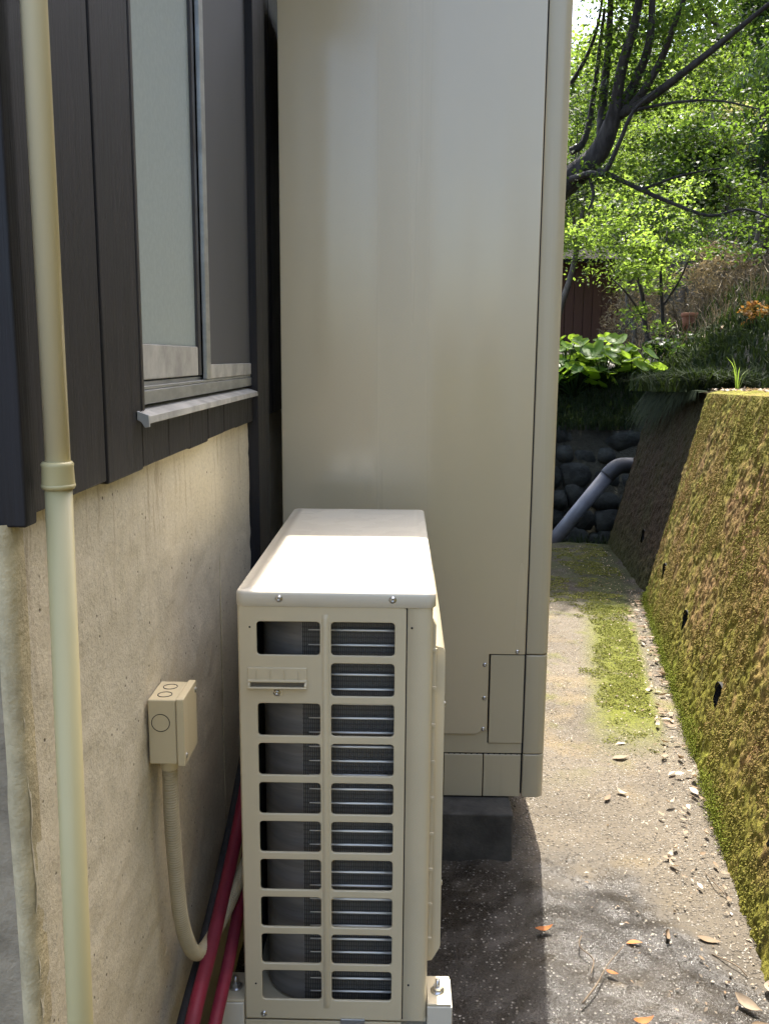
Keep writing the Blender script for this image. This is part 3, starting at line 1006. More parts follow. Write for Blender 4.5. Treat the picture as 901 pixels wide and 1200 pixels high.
# coil: fins on an L-shaped path and the tubes through them
def coil():
    path = [(.006, 1.450), (-.03, 1.450), (-.08, 1.450), (-.150, 1.450)]
    for k in range(1, 13):
        a = math.radians(270 - 90 * k / 12)
        path.append((-.150 + .088 * math.cos(a), 1.538 + .088 * math.sin(a)))
    path += [(-.238, 1.75), (-.238, 2.2)]
    d = [0]
    for p, q in zip(path[:-1], path[1:]): d.append(d[-1] + math.hypot(q[0] - p[0], q[1] - p[1]))
    n = len(path)
    def sheet(pp):
        m = len(pp)
        return [(p[0], p[1] + .005, z) for z in (AZ0 + .01, LID - .01) for p in pp], [(i, i + 1, i + 1 + m, i + m) for i in range(m - 1)]
    V, F = sheet(path[:5])
    n = 5
    me = mesh(V, F)
    uv = me.uv_layers.new(name='UVMap')
    for poly in me.polygons:
        for li in poly.loop_indices:
            vi = me.loops[li].vertex_index
            uv.data[li].uv = (d[vi % n], V[vi][2])
    he = link('heat_exchanger', me, M['fins'], ac, smooth=True)
    link('coil_bend', mesh(*sheet(path[4:])), M['bend'], he, smooth=True)
    z = .9635
    while z > AZ0 + .02:
        tube('coil_tube', [(p[0], p[1], z) for p in path[:4]], [.0022] * 3 + [.0010], M['copper'], he, 6)
        z -= .02575
coil()
box('partition', .0065, .0085, AY0 + .008, AY1 - .03, AZ0 + .004, LID - .004, M['inner'], ac)
box('side_mesh', AX0 + .0045, AX0 + .0055, AY0 + .092, AY1 - .01, AZ0 + .004, LID - .004, M['innergrey'], ac)
box('inner_back', -.20, -.198, 1.62, AY1 - .02, AZ0 + .004, LID - .004, M['inner'], ac)
box('base_pan', AX0, AX1 - .001, AY0 + .003, AY1 - .001, AZ0 - .004, AZ0 + .003, M['unit'], ac, .001)
box('base_flange', -.262, .0115, AY0 - .0005, AY0 + .0022, .244, AZ0 - .0045, M['unit'], ac, .0006)
box('drain_tab', -.094, -.052, AY0 - .0055, AY0 - .0016, .240, .2655, M['alu'], ac, .0008)
# bulging fan guard on the path side
def guard():
    lo = [(.0800, .380), (.0788, .374), (.0655, .350), (.0565, .348)]
    secs = [(1.462, [(.0565, .936), (.0600, .9355), (.0755, .931), (.0788, .924)]), (1.60, [(.0565, 1.008), (.0585, 1.006), (.0725, .968), (.0792, .925)]), (2.06, [(.0565, 1.008), (.0585, 1.006), (.0725, .968), (.0792, .925)])]
    V = [(p[0], y, p[1]) for y, up_ in secs for p in up_ + lo]
    F = [tuple(range(8)), tuple(range(23, 15, -1))]
    for q in (0, 8):
        for i in range(8):
            j = (i + 1) % 8
            F.append((q + i, q + i + 8, q + j + 8, q + j))
    me = mesh(V, F)
    bm = bmesh.new(); bm.from_mesh(me); bmesh.ops.recalc_face_normals(bm, faces=bm.faces); bm.to_mesh(me); bm.free()
    return link('fan_guard', me, M['unit'], ac, bevel=.0014)
fg = guard()
for k in range(22):
    z = .40 + k * .023
    box('guard_bar', .0790, .0808, 1.52, 2.02, z, z + .007, M['unit'], fg, .0008, 1)
screw(.0790, 1.470, .829, fg, '+x', 1.0)
screw(.0796, 1.470, .497, fg, '+x', 1.0)
prism('edge_strip', [(.0562, .985), (.0625, .975), (.0625, .375), (.0562, .360)], 1, 1.446, 1.4615, M['unit'], ac, .001)
for k in range(9):
    box('edge_clip', .0563, .0638, 1.4425, 1.4455, .93 - k * .066, .936 - k * .066, M['unit'], ac, .0006, 1)
# feet
for y in (1.418, 2.10):
    for xa, xb in ((.0575, .099), (-.302, -.2635)):
        ft = box('foot', xa, xb, y, y + .074, .2925, .2965, M['unit'], ac, .001)
        cx = (xa + xb) / 2 - .002
        tube('bolt', [(cx, y + .035, .2966), (cx, y + .035, .318)], .0042, M['screw'], ft, 10)
        nutp = [(cx + .0088 * math.cos(a * math.pi / 3), y + .035 + .0088 * math.sin(a * math.pi / 3)) for a in range(6)]
        prism('nut', nutp, 2, .2985, .3062, M['screw'], ft, .0005)
        tube('washer', [(cx, y + .035, .2966), (cx, y + .035, .2983)], .0125, M['screw'], ft, 18)
# blocks that carry the unit
for y, which in ((1.417, 'front'), (2.099, 'back')):
    mb = thing('mounting_block', (-.10, y + .04, 0), 'tall ivory mounting block with a bolt, under the %s end of the outdoor unit' % ('near' if which == 'front' else 'far'), 'block', 'blocks under the outdoor unit')
    box('block', -.304, .101, y - .001, y + .076, .004, .2375, M['block_pale'], mb, .003)
    for xa, xb in ((.0570, .101), (-.304, -.2640)):
        box('shoulder', xa, xb, y - .0005, y + .0755, .2372, .2920, M['block_pale'], mb, .002)
# paved step that carries the blocks: they stand directly on the path

# ================================================================== HOT WATER TANK
TX0, TX1, TY0, TY1, TZ0, TZ1 = -.327, .427, 2.48, 3.16, .143, 2.352
tk = thing('hot_water_tank', (.05, 2.8, .143), 'tall beige steel hot water tank cabinet standing beyond the outdoor unit', 'water tank')
# body (dark inside, panels in front of it)
box('body', TX0 + .012, TX1 - .014, TY0 + .012, TY1 - .004, TZ0 + .01, TZ1 - .01, M['tankseam'], tk)
box('top_cover', TX0 - .002, TX1 + .002, TY0 - .002, TY1 + .002, TZ1 - .0095, TZ1, M['tank2'], tk, .004)
SEAM = .3605
# main front panel with folded edges; notched for the access panel
main = [(TX0 + .001, .339), (.135, .339), (.205, .339), (.2285, .339), (.242, .350), (.2585, .350), (.2585, .581), (SEAM, .581), (SEAM, TZ1 - .012), (TX0 + .001, TZ1 - .012)]
fpan = plate('front_panel', main, [], .010, .0018, Mxz(TY0 + .006), M['tank'], tk)
# rounded left corner and side panel
lc = [(TX0 + .0015, TY0 + .0006), (TX0 - .004, TY0 + .0018), (TX0 - .0075, TY0 + .006), (TX0 - .0085, TY0 + .012), (TX0 - .0085, TY1)]
lc = [(a + .0085, b2) for a, b2 in lc]
V = [(p[0], p[1], z) for z in (.275, TZ1 - .011) for p in lc]; n = len(lc)
link('side_panel', mesh(V, [(i, i + n, i + 1 + n, i + 1) for i in range(n - 1)]), M['tank'], tk, smooth=True)
# right corner panel (rounded) upper, lower, and skirt
def corner_panel(name, z0, z1, m):
    r = .022
    pr = [(SEAM + .004, TY0 + .012), (SEAM + .004, TY0 + .0015), (SEAM + .006, TY0), (TX1 - r, TY0)] + [(TX1 - r + r * math.cos(math.radians(a)), TY0 + r + r * math.sin(math.radians(a))) for a in (285, 300, 315, 330, 345, 360)] + [(TX1, TY1)]
    nz = [z0, z0 + .0015, z0 + .005, z1 - .005, z1 - .0015, z1]
    ins = [.0015, 0, 0, 0, 0, .0015]
    V = []
    for z, q in zip(nz, ins):
        V += [(p[0] - (q if p[0] > SEAM + .02 else -q), p[1] + q, z) for p in pr]
    n = len(pr)
    F = [(j * n + i, j * n + i + 1, (j + 1) * n + i + 1, (j + 1) * n + i) for j in range(5) for i in range(n - 1)]
    return link(name, mesh(V, F), m, tk, smooth=True)
corner_panel('corner_panel', .5815, TZ1 - .012, M['tank2'])
corner_panel('corner_panel', .2805, .5785, M['tank2'])
corner_panel('skirt_corner', .1455, .2785, M['tank2'])
box('gap_shade', SEAM + .0004, SEAM + .0036, TY0 + .0025, TY0 + .0115, .283, TZ1 - .013, M['tankseam'], tk)  # black strips added for the shade inside the panel gaps
box('gap_shade', .2600, SEAM - .001, TY0 + .0035, TY0 + .0115, .5780, .5806, M['tankseam'], tk)
# access panel, fixing flange, skirt
plate('access_panel', rounded_rect(.2635, SEAM - .0005, .3115, .5775, .002), [], .008, .0015, Mxz(TY0 + .0075), M['tank2'], tk)
plate('lower_flange', [(TX0 + .001, .2795), (SEAM - .0005, .2795), (SEAM - .0005, .3095), (.2600, .3095), (.2600, .3485), (.2425, .3485), (.229, .3375), (TX0 + .001, .3375)], [], .006, .001, Mxz(TY0 + .0095), M['tank2'], tk)
for x0, x1 in ((TX0 + .001, -.01), (-.008, .1325), (.1365, .2485), (.2515, SEAM - .002)):
    plate('skirt_panel', rounded_rect(x0, x1, .1465, .2755, .0015), [], .006, .0012, Mxz(TY0 + .0065), M['tank2'], tk)
for x in np.arange(.10, .42, .0165):
    if abs(x - SEAM) < .012: continue
    box('vent_slot', x - .0022, x + .0022, TY0 + .0045, TY0 + .0065, .2762, .2787, M['black'], tk)
for x, z in ((.247, .549), (.248, .449), (.247, .3555), (.338, .589)):
    screw(x, TY0 - .0009, z, tk, '-y', 1.0)
# legs and plinth
for x in (-.27, .27):
    for y in (2.56, 3.08):
        box('leg', x - .03, x + .03, y - .03, y + .03, .1425, .156, M['alu'], tk, .002)
for k, (x0, x1, lab) in enumerate(((.02, .331, 'dark concrete plinth block under the path side of the tank'), (-.34, -.05, 'dark concrete plinth block under the wall side of the tank'))):
    pb = thing('plinth_block', ((x0 + x1) / 2, 2.7, 0), lab, 'block', 'plinth blocks under the tank')
    box('block', x0, x1, 2.387, 3.2, -.03, .1415, M['block'], pb, .008, 3)

# ================================================================== RETAINING WALL
rw = thing('retaining_wall', (1.3, 3.5, 0), 'battered concrete retaining wall thick with green and brown moss', 'wall')
WEEP = [(4.90, .26), (3.97, .255), (3.05, .25), (2.14, .245), (1.25, .25), (5.92, .26)]

def wall_strip(name, y0, y1, ny, nz, seed, amp, out=0.0):
    ys = np.linspace(y0, y1, ny)
    vs = np.linspace(0, 1, nz)
    A, B = np.meshgrid(ys, vs, indexing='ij')
    A, B = A.ravel(), B.ravel()
    zt = wall_top_z(A)
    z = -.03 + B * (zt + .03)
    x = wall_foot(A) + LEAN * (z / zt) - out
    P = np.stack([x, A, z], 1)
    q = np.stack([x, A, z * .75], 1)
    nrm = np.array([-.955, .17, .24])
    h = .5 * fbm(q * 6, 3, seed) + 1.0 * fbm(q * 30, 3, seed + 1) + .9 * fbm(q * 62, 2, seed + 2)
    # weep holes: push the surface in
    for wy, wz in WEEP:
        dd = np.sqrt(((A - wy) / 1.0) ** 2 + ((z - wz) / 1.0) ** 2)
        h = h * smooth(.02, .06, dd)
    edge = smooth(0, .03, 1 - B)
    P += nrm[None] * (amp * h * edge)[:, None]
    P, F = grid_mesh(P, ny, nz)
    keep = np.ones(len(F), bool)
    c = P[F].mean(1)
    for wy, wz in WEEP:
        keep &= ((c[:, 1] - wy) / .044) ** 2 + ((c[:, 2] - wz) / .044) ** 2 > 1
    link(name, np_mesh(P, F[keep][:, ::-1]), M['mosswall'], rw, smooth=True)
    # capping strip along the top
    ts = np.linspace(0, 1, 14)
    Y, T = np.meshgrid(ys[::2], ts, indexing='ij')
    Y, T = Y.ravel(), T.ravel()
    Q = np.stack([wall_foot(Y) + LEAN - out + .001 + T * .30, Y, wall_top_z(Y) + .012 * np.sin(np.minimum(T * 6, 1.57))], 1)
    Q[:, 2] += .012 * fbm(Q * 12, 3, seed + 5) * smooth(0, .25, T)
    Q, F = grid_mesh(Q, len(ys[::2]), 14)
    link('wall_top', np_mesh(Q, F), M['mosswall'], rw, smooth=True)
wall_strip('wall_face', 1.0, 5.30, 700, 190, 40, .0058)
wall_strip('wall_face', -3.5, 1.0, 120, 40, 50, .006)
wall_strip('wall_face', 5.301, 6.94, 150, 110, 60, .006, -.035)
# cut end of the nearer pour where it stands proud of the far one
V = []
for z in np.linspace(0, float(wall_top_z(5.3)), 20):
    xf = float(wall_foot(5.3)) + LEAN * z / float(wall_top_z(5.3))
    V += [(xf + .002, 5.2995, z), (xf + .09, 5.2995, z)]
link('pour_joint', mesh(V, [(2 * i, 2 * i + 1, 2 * i + 3, 2 * i + 2) for i in range(19)]), M['mosswall'], rw)
# far end of the wall
V = []
for z in np.linspace(-.5, float(wall_top_z(6.94)), 20):
    xf = float(wall_foot(6.94)) + LEAN * z / float(wall_top_z(6.94)) + .035
    V += [(xf, 6.94, z), (xf + .5, 6.94, z)]
link('wall_end', mesh(V, [(2 * i, 2 * i + 2, 2 * i + 3, 2 * i + 1) for i in range(19)]), M['mosswall'], rw)
for wy, wz in WEEP:
    xf = float(wall_foot(wy)) + LEAN * wz / float(wall_top_z(wy)) + (.035 if wy > 5.3 else 0)
    tube('weep_hole', [(xf + .006, wy, wz), (xf + .10, wy + .0, wz + .006), (xf + .14, wy, wz + .006), (xf + .141, wy, wz + .006)], [.048, .046, .044, .001], M['hole'], rw, 18, False)

# moss tufts standing on the face of the wall
def moss_on_wall():
    r = np.random.default_rng(5)
    n = 150000
    Y = 1.75 + (5.28 - 1.75) * r.uniform(0, 1, n) ** .85
    z = r.uniform(0, 1, n)
    zt = wall_top_z(Y)
    Z = z * zt
    X = wall_foot(Y) + LEAN * z - .003
    P = np.stack([X, Y, Z], 1)
    d = fbm(P * 3, 3, 77) + .8 * fbm(P * 22, 2, 78)
    keep = (d > -.1)
    for wy, wz in WEEP:
        keep &= ((Y - wy) ** 2 + (Z - wz) ** 2) > .05 ** 2
    Q = P[keep]; k = len(Q)
    br = .5 + .42 * fbm(Q * 1.3 + 9, 3, 79) + .30 * fbm(Q * 9, 2, 80) + .20 * np.exp(-((Q[:, 2] - .6) / .3) ** 2) - .40 * np.exp(-(Q[:, 2] / .16) ** 2) - .25 * np.exp(-((Q[:, 2] - 1.3) / .14) ** 2)
    br = np.clip(br + r.normal(0, .12, k), 0, 1)
    size = r.uniform(.003, .0085, k)
    nr = unit(np.array([-.8, .1, .3]) + .6 * r.normal(size=(k, 3)))
    side = unit(np.cross(nr, r.normal(size=(k, 3))))
    V = np.empty((k, 4, 3))
    tip = Q + nr * size[:, None] * .8 + np.array([0, 0, -1.]) * size[:, None] * .5
    wd = side * size[:, None] * .38
    V[:, 0] = Q - wd; V[:, 1] = Q + wd; V[:, 2] = tip + wd * .4; V[:, 3] = tip - wd * .4
    tag(link('wall_moss', quads(V.reshape(-1, 3), k, br), M['moss2'], rw), kind='stuff')
moss_on_wall()

# ================================================================== FALLEN LEAVES, TWIG, GROUND MOSS
def leaf3d(L, W, curl, fold):
    """pointed oval leaf, curled along and folded across"""
    nu, nv = 7, 3
    V = []
    for i in range(nu):
        t = i / (nu - 1)
        wv = W * math.sin(math.pi * min(1, max(0.03, t ** .8 * .97 + .015)))
        for j in (-1, 0, 1):
            V.append(((t - .5) * L, j * wv * .5, curl * L * (2 * t - 1) ** 2 + (fold * wv if j else 0) + .0015))
    F = [(i * 3 + j, (i + 1) * 3 + j, (i + 1) * 3 + j + 1, i * 3 + j + 1) for i in range(nu - 1) for j in (0, 1)]
    me = mesh(V, F)
    at = me.attributes.new('tint', 'FLOAT', 'POINT')
    tv = random.random()
    at.data.foreach_set('value', np.full(len(V), tv, np.float32))
    return me
LEAVES = [leaf3d(.055, .022, c, f) for c, f in ((.10, .15), (.25, .3), (-.05, .1), (.3, .1), (.15, .4), (.02, .05))]
def fallen(x, y, rz, s, label, mat='deadleaf', group=None, k=None, tilt=0.0, z=.004):
    me = LEAVES[random.randrange(6) if k is None else k]
    me = me.copy(); me.materials.clear()
    o = link('fallen_leaf', me, M[mat], smooth=True)
    o.location = (x, y, z)
    o.rotation_euler = (tilt, random.uniform(-.15, .15), rz)
    o.scale = (s, s, s)
    return tag(o, label, 'leaf', group or 'dry leaves lying on the path')

fallen(.372, 2.06, .2, .85, 'orange brown leaf beside the edge of the tank shadow', 'orangeleaf', k=1)
fallen(.585, 2.02, -.1, .70, 'flat reddish leaf in the middle of the wet concrete', 'orangeleaf', k=2)
fallen(.665, 2.04, 1.2, .85, 'dark upright curled leaf on the wet concrete', 'twigleaf' if False else 'deadleaf', k=4, tilt=.9, z=.012)
fallen(.505, 1.905, -.6, .55, 'small orange leaf above the tip of the twig', 'orangeleaf', k=0)
fallen(.535, 1.745, .3, .9, 'bright orange leaf at the bottom edge of the wet concrete', 'orangeleaf', k=1)
fallen(.770, 2.03, -.4, 1.0, 'pale tan leaf with a long stalk on the wet concrete', k=0)
fallen(.775, 2.36, 1.9, .8, 'pale curled leaf standing on the dry concrete near the moss wall', k=3, tilt=.5, z=.01)
fallen(.78, 1.80, -.9, 1.15, 'large pale split leaf in the near right corner', k=1, tilt=.4, z=.008)
fallen(.845, 1.86, .9, .9, 'pale pointed leaf touching the foot of the moss wall', k=3, tilt=.5, z=.01)
fallen(.78, 1.735, .2, .9, 'grey brown leaf at the lower right corner', k=4, tilt=.2, z=.006)
fallen(.72, 1.725, .5, .7, 'buff flat leaf left of the lower right corner', k=2)
fallen(.80, 3.07, .3, 1.2, 'lone white bleached leaf at the near tip of the moss patch', k=5)
fallen(.83, 3.19, .1, .75, 'small round white leaf on the near end of the moss patch', k=2)
fallen(.685, 2.76, 1.0, .8, 'pale leaf on the bare concrete left of the moss patch', k=0)
fallen(.74, 2.80, -.7, .8, 'tan leaf on the bare concrete just below the moss patch', k=3)
r = random.Random(4)
for i in range(130):
    y = 1.75 + (5.2 - 1.75) * r.random() ** .62
    spread = .012 + (.10 if y > 3 else .15) * r.random() ** 1.4
    x = float(wall_foot(y)) - spread - .01
    fallen(x, y, r.uniform(0, 6.28), r.uniform(.4, .9) if y > 2.8 else r.uniform(.3, .75), 'dry bleached leaf at the wall foot, %s' % ('by the closest weep hole' if y < 2.6 else 'by the second weep hole' if y < 3.5 else 'beside the moss patch' if y < 4.4 else 'near the shaded end'), 'deadleaf', 'litter along the foot of the wall', tilt=r.uniform(-.5, .5), z=r.uniform(.006, .014))
tw = tube('twig', spline([(.415, 1.80, .006), (.46, 1.86, .010), (.50, 1.93, .008), (.555, 2.0, .010)], 14), [.0022 - .0001 * i for i in range(14)], M['twig'], None, 6)
tag(tw, 'thin straight grey twig lying across the wet concrete', 'twig')
for i, (pts, lab) in enumerate((([(.46, 2.04, .006), (.445, 1.99, .012), (.47, 1.95, .008), (.455, 1.90, .006)], 'thin curly stalk beside the straight twig'),
                 ([(.76, 1.98, .005), (.80, 1.93, .012), (.815, 1.90, .006)], 'short bent stalk below the pale tan leaf'),
                 ([(.86, 2.33, .006), (.865, 2.27, .012), (.88, 2.22, .006)], 'short stalk lying beside the weep hole of the wall'))):
    tag(tube('stalk', spline(pts, 10), .0016, M['twig'], None, 5), lab, 'twig', 'small stalks on the path')

def crumbs():
    r = np.random.default_rng(8)
    n = 1700
    Y = 1.7 + 5.1 * r.uniform(0, 1, n)
    near = r.uniform(0, 1, n) < .6
    X = np.where(near, wall_foot(Y) - .01 - np.abs(r.normal(0, .14, n)), r.uniform(.42, 1.4, n))
    keep = (X > .42) & (X < wall_foot(Y) - .005)
    C = np.stack([X, Y, r.uniform(.003, .010, n)], 1)[keep]
    me = leaf_mesh(C, .010, r, .8, .5, 0, None, .6)
    tag(link('leaf_crumbs', me, M['deadleaf']), 'crumbs of dry leaf scattered over the path', 'leaf litter', kind='stuff')
    # moss cushions
    n = 90000
    Y = 2.9 + 4.0 * r.uniform(0, 1, n)
    X = wall_foot(Y) - r.uniform(.03, 1.0, n)
    d = wall_foot(Y) - X
    P = np.stack([X, Y, np.zeros(n)], 1)
    f = fbm(P * 3.0, 3, 15) + .5 * fbm(P * 14, 2, 16)
    band = (d < .33 + .10 * f) & (d > .11 + .03 * f) & (Y > 3.1 + .1 * f) & (f > -.3 + .5 * r.uniform(0, 1, n) * (Y < 3.6))
    far = (Y > 5.2) & (f > .25)
    keep = (band | far) & (X > .3)
    C = P[keep]; k = len(C)
    C[:, 2] = .001 + .006 * np.maximum(0, fbm(C * 20, 2, 18))
    tag(link('ground_moss', leaf_mesh(C, .0075, r, .7, .8), M['moss']), 'low yellow green moss growing over the path', 'moss', kind='stuff')
    # bright line of moss in the joint at the foot of the wall
    n = 22000
    Y = 2.4 + 2.9 * r.uniform(0, 1, n)
    C = np.stack([wall_foot(Y) + r.normal(0, .010, n) + .004, Y, np.abs(r.normal(.02, .03, n))], 1)
    C[:, 0] += LEAN * C[:, 2] / 1.25 - .012
    fj = fbm(C * 5, 2, 33)
    C = C[(fj + (Y - 2.9) * .9 > -.15 + r.uniform(0, .5, n)) & (C[:, 2] < .045 + .05 * (fj > .1))]
    me = leaf_mesh(C, .006, r, .3, .6)
    tag(link('joint_moss', me, M['moss3']), 'bright green moss line where the wall meets the path', 'moss', kind='stuff')
crumbs()

# ================================================================== DRAIN PIPE, STONE TERRACE, SHED
gp = thing('drain_pipe', (1.30, 7.15, -.1), 'grey plastic drain pipe slanting down from the wall end into the ditch', 'pipe')
tube('pipe', [(1.17, 7.20, -.13), (1.66, 7.20, .515)], .058, M['greypipe'], gp, 24)
tube('elbow', spline([(1.645, 7.20, .495), (1.69, 7.20, .545), (1.74, 7.21, .575), (1.80, 7.23, .58), (1.9, 7.25, .575)], 14), .064, M['greypipe2'], gp, 24)

def stone_mesh(seed):
    bm = bmesh.new()
    bmesh.ops.create_icosphere(bm, subdivisions=2, radius=1.0)
    rr = np.random.default_rng(seed)
    for v in bm.verts:
        n = float(fbm(np.array([[*(v.co * 1.1)]]) + seed * 3.1, 2, seed)[0])
        c = Vector([math.copysign(abs(q) ** .6, q) for q in v.co])
        v.co = c * (1 + .34 * n)
    me = bpy.data.meshes.new('stone')
    bm.to_mesh(me); bm.free()
    me.polygons.foreach_set('use_smooth', np.ones(len(me.polygons), bool))
    return me
STONES = [stone_mesh(s) for s in range(6)]
def place_stone(name, me, loc, sc, rz, mat, parent=None):
    m2 = me if me.materials else me
    o = link(name, me, mat, parent)
    o.location = loc; o.scale = sc; o.rotation_euler = (random.uniform(-.2, .2), random.uniform(-.2, .2), rz)
    return o
tw_ = thing('stone_terrace_wall', (1.0, 8.05, -.45), 'dark mossy dry stone terrace wall beyond the ditch, in shade', 'wall')
for row in range(7):
    x = .2 + random.uniform(-.1, .1)
    while x < 2.25:
        wdt = random.uniform(.10, .32)
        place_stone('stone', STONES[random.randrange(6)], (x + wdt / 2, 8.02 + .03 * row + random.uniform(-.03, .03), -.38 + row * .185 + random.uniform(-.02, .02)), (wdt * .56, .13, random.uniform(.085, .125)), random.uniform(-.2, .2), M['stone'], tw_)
        x += wdt
for i, (x, y, s, lab) in enumerate(((2.55, 9.5, .17, 'pale sunlit rock at the foot of the small tree, left one'), (2.80, 9.7, .14, 'pale sunlit rock right beside the small tree trunk'), (2.25, 9.3, .12, 'small pale rock behind the broad leaved plants'), (2.42, 9.95, .15, 'pale rock half buried behind the other rocks'))):
    me = STONES[i].copy(); me.materials.clear()
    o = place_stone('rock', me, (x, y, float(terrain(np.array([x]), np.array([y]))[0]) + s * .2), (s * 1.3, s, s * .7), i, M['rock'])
    tag(o, lab, 'rock', 'pale rocks on the terrace')

sh = thing('shed', (2.6, 18.5, 1.2), 'dark red brown board shed behind the broad leaved plants', 'shed')
for k in range(17):
    x = 1.2 + k * .18
    box('board', x, x + .172, 18.2 + (.012 if k % 2 else 0), 18.24, 1.0, 3.30, M['shedwood'], sh, .004, 1)
box('body', 1.22, 4.24, 18.245, 20.4, 1.0, 3.28, M['shedwood'], sh)
prism('roof', [(17.85, 3.24), (20.8, 3.75), (20.8, 3.82), (17.85, 3.31)], 0, .9, 4.5, M['roof'], sh)

# ================================================================== VEGETATION
def tz(x, y):
    return float(terrain(np.array([float(x)]), np.array([float(y)]))[0])

def clump_points(r, C, rad, n, flat=.6):
    d = unit(r.normal(size=(n, 3))) * (r.uniform(0, 1, n) ** .5)[:, None]
    return C + d * rad * np.array([1, 1, flat])

def branch(pts, r0, r1, mat, parent, name='branch', n=14, seg=7):
    pp = spline(pts, n)
    return tube(name, pp, [r0 + (r1 - r0) * i / (n - 1) for i in range(n)], mat, parent, seg)

def tree(name, label, base, H, crown_c, crown_r, n_cl, per, size, mat, bark='bark2', trunk_r=.08, seed=1, up=.5, aspect=.55, droop=0., cr=.45, cat='tree', group=None, nbr=5, flat=.6, hollow=.35):
    r = np.random.default_rng(seed)
    base = np.array(base, float); cc = np.array(crown_c, float); R3 = np.array(crown_r, float)
    t = thing(name, base, label, cat, group)
    d = unit(r.normal(size=(n_cl, 3)))
    rad = (hollow + (1 - hollow) * r.uniform(0, 1, n_cl) ** .6)
    C = cc + d * rad[:, None] * R3
    mid = (base + cc) / 2 + r.normal(0, .12, 3) * H * .3
    mid[2] = (base[2] + cc[2]) / 2
    branch([base - [0, 0, .15], (base + mid) / 2 + r.normal(0, .03, 3), mid, cc], trunk_r, trunk_r * .35, M[bark], t, 'trunk', 12)
    order = r.permutation(n_cl)[:nbr]
    for i in order:
        a = mid + (cc - mid) * r.uniform(0, .7)
        branch([a, (a + C[i]) / 2 + r.normal(0, .08, 3) * H * .3, C[i]], trunk_r * .4, trunk_r * .1, M[bark], t, 'branch', 8, 5)
    pts, tint = [], []
    for c in C:
        k = int(per * r.uniform(.5, 1.4))
        pts.append(clump_points(r, c, cr * r.uniform(.6, 1.3), k, flat))
        tint.append(np.clip(r.uniform(-.25, 1.1) + r.normal(0, .18, k), 0, 1))
    me = leaf_mesh(np.concatenate(pts), size, r, up, aspect, droop, np.concatenate(tint))
    link('crown', me, M[mat], t)
    return t

# --- maple whose limbs fan out at the upper right; trunk hidden behind the tank
mp = thing('maple_tree', (.35, 9.4, 1.2), 'dark limbed maple fanning out beyond the tank, leaves backlit', 'tree')
def at(px, py, Y):        # a point at depth Y, used to lay out limbs at their real distance
    d = R @ Vector(((px - 450.5) / 1060.4, -(py - 600) / 1060.4, -1))
    t = Y / d.y
    return np.array([d.x * t, Y, CAM_H + d.z * t])
branch([(.30, 9.5, 1.0), (.55, 9.4, 2.0), (1.15, 9.2, 2.75), at(672, 207, 9.0), at(700, 180, 8.9), at(716, 145, 8.8), at(724, 112, 8.72)], .19, .055, M['bark'], mp, 'trunk', 24, 10)
limbs = [
    ([(700, 182, 8.9), (718, 140, 8.8), (728, 80, 8.6), (745, 20, 8.4), (756, -60, 8.1)], .085, .035),
    ([(704, 176, 8.9), (706, 120, 9.1), (712, 60, 9.2), (715, 0, 9.2), (714, -70, 9.2)], .065, .025),
    ([(716, 146, 8.8), (742, 100, 8.7), (760, 52, 8.5), (764, 0, 8.4), (768, -70, 8.2)], .065, .025),
    ([(720, 140, 8.8), (750, 112, 8.6), (776, 66, 8.4), (790, 28, 8.2), (812, -30, 8.0)], .055, .02),
    ([(722, 137, 8.8), (762, 114, 8.5), (802, 84, 8.2), (842, 52, 8.0), (884, 18, 7.8), (930, -20, 7.6)], .055, .018),
    ([(668, 210, 8.9), (690, 203, 8.7), (708, 202, 8.6), (725, 168, 8.5), (742, 130, 8.4), (770, 105, 8.3)], .04, .015),
    ([(690, 206, 8.8), (695, 228, 8.7), (690, 245, 8.6)], .025, .012),
    ([(668, 178, 9.2), (684, 165, 9.2), (694, 120, 9.3), (702, 60, 9.4), (708, 10, 9.4)], .05, .02),
    ([(668, 100, 9.6), (690, 60, 9.6), (702, 20, 9.6), (708, -30, 9.6)], .03, .012),
    ([(700, 198, 8.7), (750, 222, 8.5), (792, 240, 8.4), (832, 253, 8.3), (870, 245, 8.2), (905, 256, 8.1)], .028, .010),
    ([(740, 130, 8.5), (790, 120, 8.3), (840, 118, 8.2), (890, 128, 8.0)], .02, .008),
    ([(752, 222, 8.5), (800, 205, 8.4), (850, 196, 8.3)], .018, .006),
]
tips = []
for pts, a, b2 in limbs:
    P3 = [at(*p) for p in pts]
    branch(P3, a * .8, b2 * .75, M['bark'], mp, 'branch', 18, 8)
    sp_ = spline(P3, 12)
    tips += sp_[4:]
def over_terrace(c):       # a gap in the crown: the sun reaches the plants on the terrace through it
    yy, xx = c[1] - (c[2] - 1.4) * .463, c[0] - (c[2] - 1.4) * .057
    return 8.25 < yy < 9.5 and 1.2 < xx < 2.9
r = np.random.default_rng(31)
pts, tint = [], []
for tpt in tips:
    for q in range(2):
        c = tpt + r.normal(0, .34, 3) * [1, .8, .8] + [.1, .55, 0]
        if over_terrace(c) and r.uniform() < .8: continue
        k = int(r.uniform(50, 130))
        pts.append(clump_points(r, c, r.uniform(.22, .42), k, .35)); tint.append(np.clip(r.uniform(.1, .9) + r.normal(0, .2, k), 0, 1))
# upper canopy above the limbs (shades the far end of the path and the ditch)
for q in range(460):
    c = np.array([r.uniform(-2.8, 3.0), r.uniform(7.8, 9.6), r.uniform(4.85, 5.7)])
    if over_terrace(c): continue
    k = int(r.uniform(150, 260))
    pts.append(clump_points(r, c, r.uniform(.3, .5), k, .4)); tint.append(np.clip(r.uniform(.1, .9) + r.normal(0, .2, k), 0, 1))
link('crown', leaf_mesh(np.concatenate(pts), .042, r, .6, .7, 0, np.concatenate(tint)), M['maple'], mp)

